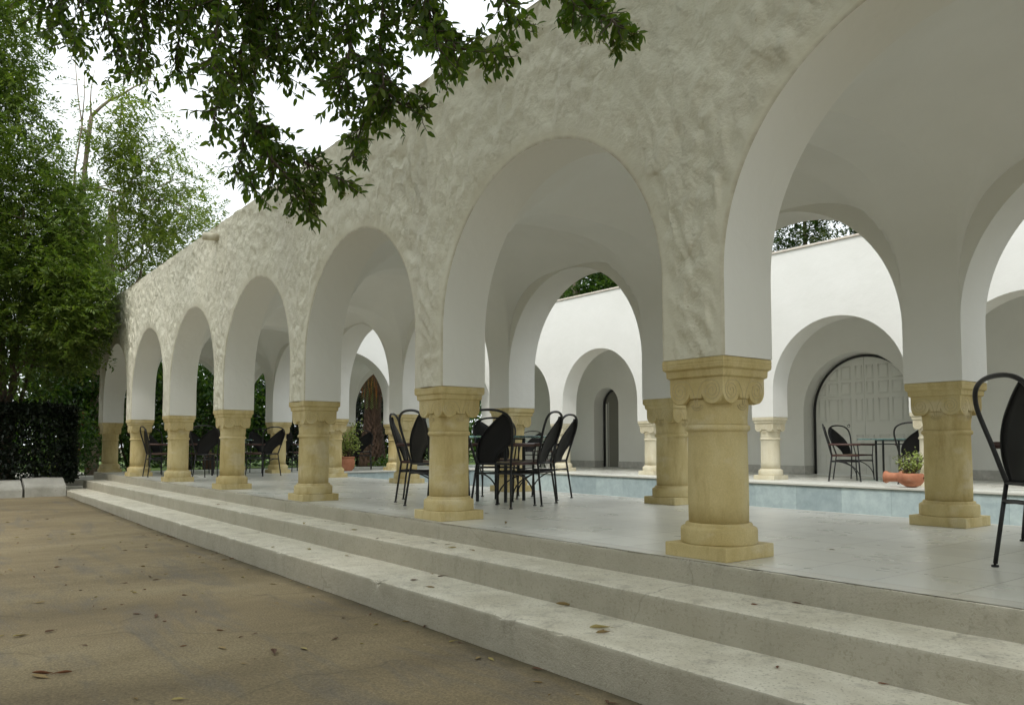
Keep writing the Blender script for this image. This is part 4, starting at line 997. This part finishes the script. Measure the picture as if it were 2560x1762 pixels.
for dx, r in ((-.62,.17),(-.30,.15),(.0,.17),(.42,.21)): mb.tube(branch_path((dx*.6, 0, -.1), (dx*1.1+.55, dx*.3, 9.6), 0, .01, 6), [r*1.25, r*1.15, r*1.1, r, r*.9, r*.7], 9)
mb.build('trunk', M_BARK_PALE, pt); C_ = crown_centers([(-21,17.4,10.2,1.8,1.8,1.2,1)], 60); V, F = sprays(C_, np.full(60,.4), 10, 8, .26, .12, .05); link_mesh('crown', np_mesh('crown', V-np.array(pt.location), F, M_LEAF_BUSH), pt)

# ------------------------------------------------------------------ potted plants
def jade(root, z0, n, r, h, leafn, size):
    mb = MB(); pts = []
    for i in range(n):
        a = random.uniform(0, 2*PI); e_ = Vector((math.cos(a)*r*random.uniform(.2,1), math.sin(a)*r*random.uniform(.2,1), z0+h*random.uniform(.35,1))); q = branch_path((math.cos(a)*.03, math.sin(a)*.03, z0-.02), e_, 0, .12, 6); mb.tube(q, [.012,.010,.009,.007,.005,.003], 5); pts += [p for p in q[2:]]
    mb.build('stem', M_TWIG, root); P = np.array([list(pts[i % len(pts)]) for i in range(leafn)])+rng.normal(0, size*.9, (leafn, 3)); d = rand_dirs(leafn); d[:, 2] = abs(d[:, 2]); V, F = leaves6(P, d, np.full(leafn, size), np.full(leafn, size*.7), rng.uniform(-1,1,leafn), .1, .0); link_mesh('foliage', np_mesh('foliage', V, F, M_JADE), root)
pot = empty('potted_plant', (-16.27, 5.45, 0)); tag(pot, 'tall succulent bush in an upright terracotta pot beside the inner column', 'potted plant')
mb = MB(); mb.lathe([(.11,0),(.15,.03),(.19,.14),(.20,.24),(.185,.31),(.175,.33),(.20,.345),(.205,.375),(.18,.38),(.17,.35)], 30, cap=False); mb.build('pot', M_TERRA, pot)
mb = MB(); mb.lathe([(.001,.345),(.175,.345)], 24, cap=False); mb.build('soil', M_SOIL, pot); jade(pot, .35, 26, .45, .95, 620, .065)
bowl = empty('planter_jar', (-3.15, 9.15, 0)); tag(bowl, 'terracotta jar lying on its side as a planter with trailing succulents', 'planter')
mb = MB(); P = []
for t in np.linspace(0, 1, 26):                                   # lying jar: axis along -x, mouth at the left
    x = .22-.62*t; r = float(np.interp(t, [0,.04,.12,.25,.42,.56,.66,.74,.92,.96,1.0], [.02,.09,.145,.175,.168,.125,.085,.078,.085,.10,.10])); lie = .165
    row = []
    for k in range(25):
        a = 2*PI*k/24; z = lie+r*math.sin(a)*(.92); row.append((x, r*math.cos(a), min(z, .235 if t < .5 else 9)))
    P.append(row)
mb.grid(P, True, True); mb.build('pot', M_TERRA, bowl); mb = MB(); mb.tube([(-.395,0,.165),(-.41,0,.165)], [.105,.10], 20); mb.build('rim', M_TERRA, bowl); jade(bowl, .21, 26, .27, .36, 460, .038)
sp2 = empty('planter_pot', (-18.4, 4.35, 0)); tag(sp2, 'small orange terracotta pot on the floor of the left gallery', 'pot'); mb = MB(); mb.lathe([(.10,0),(.13,.02),(.17,.18),(.18,.2),(.165,.2),(.15,.16)], 24, cap=False); mb.build('pot', M_TERRA, sp2); jade(sp2, .16, 8, .12, .18, 90, .04)
# carved stone bench in the far corner
bench = empty('stone_stand', (-12.95, 9.45, 0)); tag(bench, 'small pale stone stand on two turned legs at the far corner of the pool', 'stand')
mb = MB(); mb.box(-.36,.36,-.13,.13,.24,.29); mb.build('top_slab', M_SKIRT, bench, bevel=.015)
for sx in (-1, 1):
    mb = MB(); mb.lathe([(.10,0),(.09,.03),(.045,.06),(.04,.11),(.07,.17),(.10,.22),(.11,.24)], 20, (sx*.22,0,0)); mb.build('leg', M_SKIRT, bench)

# ------------------------------------------------------------------ overhanging tree
def near_depth(px): return float(np.interp(px, [0, 500, 900, 1300, 1600], [4.6, 4.2, 3.7, 3.6, 3.5]))
oh = empty('overhanging_tree', (-1.6, -8.2, -.55)); tag(oh, 'overhanging tree whose leafy drooping branches hang across the top left', 'tree'); ob = np.array(oh.location)
mb = MB(); mb.tube([(0,0,-.1), (.1,.2,1.5), (-.1,.5,3.0), (.3,.9,4.6)], [.34,.28,.25,.2], 12); mb.build('trunk', M_BARK, oh)
# branches: px polylines with end radius of foliage
BR = [([(90,-160),(110,-40),(150,60),(200,120)], 95, .9), ([(250,-200),(240,-60),(270,60),(310,150)], 100, 1.0), ([(330,-200),(330,-40),(360,80),(345,185)], 85, 1.0), ([(430,-220),(440,-50),(450,60),(440,150)], 95, 1.0),
      ([(560,-240),(560,-60),(540,80),(530,180)], 110, 1.1), ([(640,-220),(630,0),(600,140),(560,240),(530,300)], 85, 1.1), ([(640,0),(640,160),(620,280),(600,400),(640,480)], 75, 1.1), ([(620,280),(680,400),(740,470),(790,515)], 60, 1.0), ([(620,300),(700,380),(790,420),(860,450)], 60, 1.0),
      ([(720,-240),(700,-40),(690,80),(700,180)], 110, 1.1), ([(830,-240),(800,-60),(790,60),(790,140)], 110, 1.1), ([(900,-240),(900,-40),(880,90),(860,200),(840,250)], 85, 1.0), ([(980,-240),(960,-20),(950,120),(960,220),(990,285)], 80, 1.0), ([(950,120),(930,250),(900,330),(880,400)], 55, .9), ([(930,200),(1000,260),(1060,270)], 50, .7),
      ([(1050,-240),(1060,-40),(1080,60),(1100,130)], 90, 1.0), ([(1080,60),(1140,120),(1220,130),(1262,140)], 50, .9), ([(1100,60),(1110,150),(1130,200)], 40, .6), ([(1180,-240),(1230,-60),(1270,20),(1300,70)], 55, .7),
      ([(1340,-240),(1380,-70),(1420,0),(1440,60)], 60, .9), ([(1420,-20),(1490,30),(1530,50),(1555,85)], 50, .9), ([(500,-230),(480,-80),(500,20)], 110, 1.0), ([(180,-200),(170,-60),(210,20)], 100, .9), ([(770,-230),(750,-100),(740,20)], 110, 1.0), ([(660,-200),(655,-80),(660,60)], 110, 1.0), ([(1000,-230),(1010,-60),(1020,40)], 90, .9), ([(380,-200),(390,-80),(400,20)], 110, 1.0)]
tw = MB(); LB, LD, LL, LW, LR = [], [], [], [], []; FLW = []
for pts, spread, dens in BR:
    dep = near_depth(np.mean([p[0] for p in pts]))*random.uniform(.9, 1.12)
    W_ = [Vector(at(x, y, dep+.10*i*random.uniform(-1,1))) for i, (x, y) in enumerate(pts)]
    Q = []
    for i in range(len(W_)-1):
        for t in np.linspace(0, 1, 8, endpoint=False): Q.append(W_[i].lerp(W_[i+1], t))
    Q.append(W_[-1]); nq = len(Q); tw.tube([q-Vector(ob) for q in Q], [.011-.009*i/(nq-1) for i in range(nq)], 5)
    ns = int(15*dens*(len(pts)-1))
    for k in range(ns):
        i = min(nq-2, int((k+.5+random.uniform(-.4,.4))/ns*(nq-1))); i = max(0, i); o_ = Q[i]; ax = (Q[min(i+2, nq-1)]-Q[max(0, i-2)]).normalized()
        rd = Vector(rand_dirs(1)[0]); rd = (rd-ax*rd.dot(ax)).normalized(); tip = max(.35, 1-.55*i/nq); d = (rd*.95+ax*.6+Vector((0,0,-.35))).normalized()
        ln = spread*dep/FPX*random.uniform(.6, 1.5)*tip+.04; q = branch_path(o_, o_+d*ln, -.05, .05, 6); tw.tube([p-Vector(ob) for p in q], [.0035,.003,.0028,.0024,.002,.0015], 4)
        m_ = max(4, int(ln/.0145))
        for j in range(m_):
            t = (j+1)/m_; p = q[min(5, int(t*5))].lerp(q[min(5, int(t*5)+1)], t*5-int(t*5)) if t < 1 else q[5]
            r2 = Vector(rand_dirs(1)[0]); r2 = (r2-d*r2.dot(d)).normalized(); l = (r2*.9+d*random.uniform(.2,.8)+Vector((0,0,-.38))).normalized()
            LB.append(p); LD.append(l); LL.append(random.uniform(.036,.064)); LW.append(random.uniform(.016,.025)); LR.append(random.uniform(-1.2,1.2))
        if random.random() < .10:
            for _ in range(26): FLW.append(q[5]+Vector(rand_dirs(1)[0])*random.uniform(.005,.035)+Vector((0,0,-.02)))
tw.build('twigs', M_TWIG, oh)
V, F = leaves6(np.array(LB), np.array(LD), np.array(LL), np.array(LW), np.array(LR)); link_mesh('foliage', np_mesh('foliage', V-ob, F, M_LEAF_NEAR, True), oh)
P = np.array(FLW); V, F = diamonds(P, rand_dirs(len(P)), np.full(len(P), .009), np.full(len(P), .006), np.zeros(len(P))); link_mesh('blossom', np_mesh('blossom', V-ob, F, M_FLOWER_PALE), oh)
# the rest of that crown, out of view, enlarged to shade the forecourt and front
mb = MB()
for (x, y, z) in ((3.2,2.6,6.4),(-2.6,3.6,6.6),(.6,5.4,6.8),(5.5,4.5,6.6),(-4.5,1.5,6.9),(2.0,-1.5,7.2)): mb.tube(branch_path((.3,.9,4.4), (x,y,z), .05, .05, 7), [.15,.13,.11,.09,.07,.05,.02], 7)
mb.build('limbs', M_BARK, oh)
def outside(P): return ~in_view(P, 60)
C_ = crown_centers([(0,-5.5,7.6,5.5,3.6,1.6,3), (4.2,-4.6,6.2,3.0,2.6,1.4,1.6), (-5,-5,8.2,3.5,3.2,1.6,1.6), (2.5,-7.5,6.5,3.5,2.5,1.8,1.5), (-8.5,-4.6,8.4,4.5,3.2,1.8,2.2), (-1,-2.6,7.6,5,1.5,1.0,1.8), (-12.5,-6,8.5,3.5,3,1.8,1.2), (3.5,-1.8,6.6,3.2,1.4,1.2,1.0)], 560); C_ = C_[outside(C_)]
V, F = sprays(C_, np.full(len(C_), .6), 14, 8, .36, .17, .075); nv = V.reshape(-1, 4, 3); nv = nv[outside(nv.reshape(-1, 3)).reshape(-1, 4).all(1)]; link_mesh('crown', np_mesh('crown', nv.reshape(-1, 3)-ob, np.arange(len(nv)*4).reshape(-1, 4), M_LEAF_NEAR), oh)

# unseen wood added on the camera's side; it keeps low sky light off the front
n = 34000; Pn = np.stack([rng.uniform(-34,22,n), rng.uniform(-20,-12.5,n), rng.random(n)*10-.5], 1); k = rng.integers(0, 2, n); Pn[k > 0, 1] = -12.7+rng.normal(0,.5,(k > 0).sum())
hh = np.array([5.2+2*noise.noise(Vector((p[0]*.2, p[1]*.2, 4))) for p in Pn]); Pn = Pn[Pn[:, 2] < hh]; Pn = Pn[~in_view(Pn, 200)]; n = len(Pn)
V, F = diamonds(Pn, rand_dirs(n), rng.uniform(.35,.75,n), rng.uniform(.25,.45,n), rng.uniform(-1,1,n)); tag(link_mesh('shade_wood', np_mesh('shade_wood', V, F, M_LEAF_BUSH)), 'unseen mass of trees added to shade the front of the arcade', 'trees', kind='stuff')

# ------------------------------------------------------------------ fallen leaves
def m_dry(name, a, b_):
    m, nt, b = mat(name); b.inputs['Roughness'].default_value = .8; nt.links.new(ramp(nt, tex(nt, 40, 4, .6, 'Object'), [(.35, a), (.65, b_)]), b.inputs['Base Color']); return m
DRY = [('tan', m_dry('tan_dry_leaf', (.22,.15,.06), (.33,.24,.10))), ('dark brown', m_dry('brown_dry_leaf', (.075,.035,.018), (.14,.07,.035))), ('yellowish', m_dry('yellow_dry_leaf', (.30,.24,.08), (.42,.34,.13))), ('reddish', m_dry('red_dry_leaf', (.15,.06,.028), (.23,.10,.045)))]
LM = []
for nm, mt in DRY:
    for v_ in range(4):
        P = []; curl = random.uniform(.5, 1.6); tw_ = random.uniform(-.6, .6); w0 = random.uniform(.26, .42)
        for i in range(7):
            t = i/6; hw = w0*math.sin(PI*min(.97, max(.03, t**.8)))*.5+.01; row = []
            for j in range(5):
                s_ = -1+j*.5; jag = 1+.25*random.uniform(-1,1)*(abs(s_) > .9); yy = s_*hw*jag
                row.append((t-.5, yy*math.cos(s_*curl*.5), .03+abs(s_)*hw*curl*.55+.16*curl*(t-.5)**2+.12*tw_*yy*(t-.5)*4+random.uniform(0,.015)))
            P.append(row)
        mb = MB(); mb.grid(P, True); mb.tube([(.5,0,.08),(.62,0,.05),(.72,.02,.03)], .012, 4); LM.append((nm, mb.mesh('fallen_leaf', mt)))
def fallen(x, y, z, size, where, k=None):
    nm, me = LM[k if k is not None else random.randrange(len(LM))]; o_ = link_mesh('fallen_leaf', me, None, (x, y, z), random.uniform(0, 2*PI)); o_.scale = (size, size, size*random.uniform(.7,1.2)); o_.rotation_euler = (random.uniform(-.15,.15), random.uniform(-.12,.12), o_.rotation_euler[2])
    tag(o_, f'{nm} dry fallen leaf lying {where}', 'leaf', 'fallen dry leaves'); return o_
W_G = 'on the brown ground in front of the steps'
big = [(685,1632,.13,1),(105,1686,.12,3),(100,1692,.13,0),(158,1684,.10,3),(98,1507,.11,0),(390,1541,.10,1),(125,1579,.09,1),(50,1590,.12,2),(556,1620,.10,0),(760,1622,.10,2),(25,1425,.10,0),(375,1442,.10,1),(390,1450,.07,1),(550,1577,.07,3),(458,1616,.06,3),(1328,1653,.11,0),(1195,1646,.09,0),(1205,1601,.10,0),(925,1511,.10,0),(1063,1567,.07,1),(342,1536,.07,1),(1150,1300,.0,0)]
for (px, py, s_, c_) in big:
    if s_ <= 0: continue
    p = onz(px, py, -.553); p = onz(px, py, zg(p[0])+.002); fallen(p[0], p[1], zg(p[0])+.003, s_*.85, W_G, c_*4+random.randrange(4))
cnt = 0
while cnt < 125:
    x, y = random.uniform(-12, 2.4), random.uniform(-4.6, -1.06); 
    if random.random() < .25: y = -1.06-random.random()**2*.25
    q = project(np.array([[x, y, -.55]])); 
    if not (q[2][0] > .8 and -20 < q[0][0] < 2580 and q[1][0] < 1790): continue
    fallen(x, y, zg(x)+.003, random.uniform(.025, .07), W_G); cnt += 1
st = [(1500,1571,'lowest',.12,2),(1508,1578,'lowest',.05,3),(1433,1511,'lowest',.12,0),(1433,1510,'lowest',.0,0),(1035,1451,'lowest',.07,1),(1105,1441,'lowest',.07,1),(1075,1469,'lowest',.07,0),(1080,1435,'lowest',.06,0),(1508,1583,'lowest',.09,0),(1944,1669,'lowest',.06,3),(2225,1704,'lowest',.05,3),(868,1390,'lowest',.05,0),(772,1374,'lowest',.08,2),(682,1368,'lowest',.06,2),(645,1331,'lowest',.06,0),(885,1325,'middle',.09,2),(943,1346,'middle',.05,1),(982,1346,'middle',.06,0),(1082,1357,'middle',.06,1),(1120,1361,'middle',.06,0),(1130,1370,'middle',.08,2),(1180,1375,'middle',.07,0),(710,1279,'middle',.07,2),(675,1276,'middle',.06,0),(566,1259,'middle',.06,0),(750,1310,'middle',.09,2),(345,1214,'middle',.09,2),(545,1261,'middle',.06,0),(1886,1512,'middle',.04,3),(2000,1507,'middle',.05,1),(813,1303,'middle',.06,0),(857,1310,'middle',.06,2)]
for (px, py, w_, s_, c_) in st:
    if s_ <= 0: continue
    z = -.328 if w_ == 'lowest' else -.148; p = onz(px, py, z); lo, hi = (-1.0, -.52) if w_ == 'lowest' else (-.48, -.075)
    fallen(p[0], min(hi, max(lo, p[1])), z, s_, f'on the {w_} of the three worn steps', c_*4+random.randrange(4))
for (px, py, s_) in ((1265,1309,.09),(1216,1284,.05),(2079,1374,.05)):
    p = onz(px, py, 0); fallen(p[0], p[1], .001, s_, 'on the marble floor near the front columns', random.randrange(4))

# ------------------------------------------------------------------ light
w = bpy.data.worlds.new('World'); S.world = w; w.use_nodes = True; nt = w.node_tree
sky = nt.nodes.new('ShaderNodeTexSky'); sky.sky_type = 'NISHITA'; sky.sun_disc = False
SUN_EL, SUN_AZ = R(58), R(160)                                # azimuth clockwise from +Y: the sun stands behind the camera, a little to the right
sky.sun_elevation = SUN_EL; sky.sun_rotation = SUN_AZ; sky.air_density = 1.0; sky.dust_density = 4.0; sky.ozone_density = 1.0
hs = nt.nodes.new('ShaderNodeHueSaturation'); hs.inputs['Saturation'].default_value = .38; nt.links.new(sky.outputs[0], hs.inputs['Color'])
cloud = nt.nodes.new('ShaderNodeMix'); cloud.data_type = 'RGBA'; cloud.inputs[0].default_value = .78; cloud.inputs[7].default_value = (7.35, 7.8, 7.95, 1)   # an even overcast layer over the clear sky
nt.links.new(hs.outputs[0], cloud.inputs[6])
bg = nt.nodes['Background']; bg.inputs['Strength'].default_value = .15; nt.links.new(cloud.outputs[2], bg.inputs['Color'])
sd = bpy.data.lights.new('sun', 'SUN'); sd.energy = .9; sd.angle = R(12); sd.color = (1, .955, .88)
so = bpy.data.objects.new('sun', sd); COL.objects.link(so)
dirv = Vector((math.sin(SUN_AZ)*math.cos(SUN_EL), math.cos(SUN_AZ)*math.cos(SUN_EL), math.sin(SUN_EL)))
so.rotation_euler = dirv.to_track_quat('Z', 'Y').to_euler(); so.location = (0, -20, 30)
S.view_settings.view_transform = 'Standard'; S.view_settings.look = 'None'; S.view_settings.exposure = 0.58; S.view_settings.gamma = 1.0
S.render.engine = 'CYCLES'; S.cycles.max_bounces = 8; S.cycles.diffuse_bounces = 5; S.cycles.transparent_max_bounces = 8
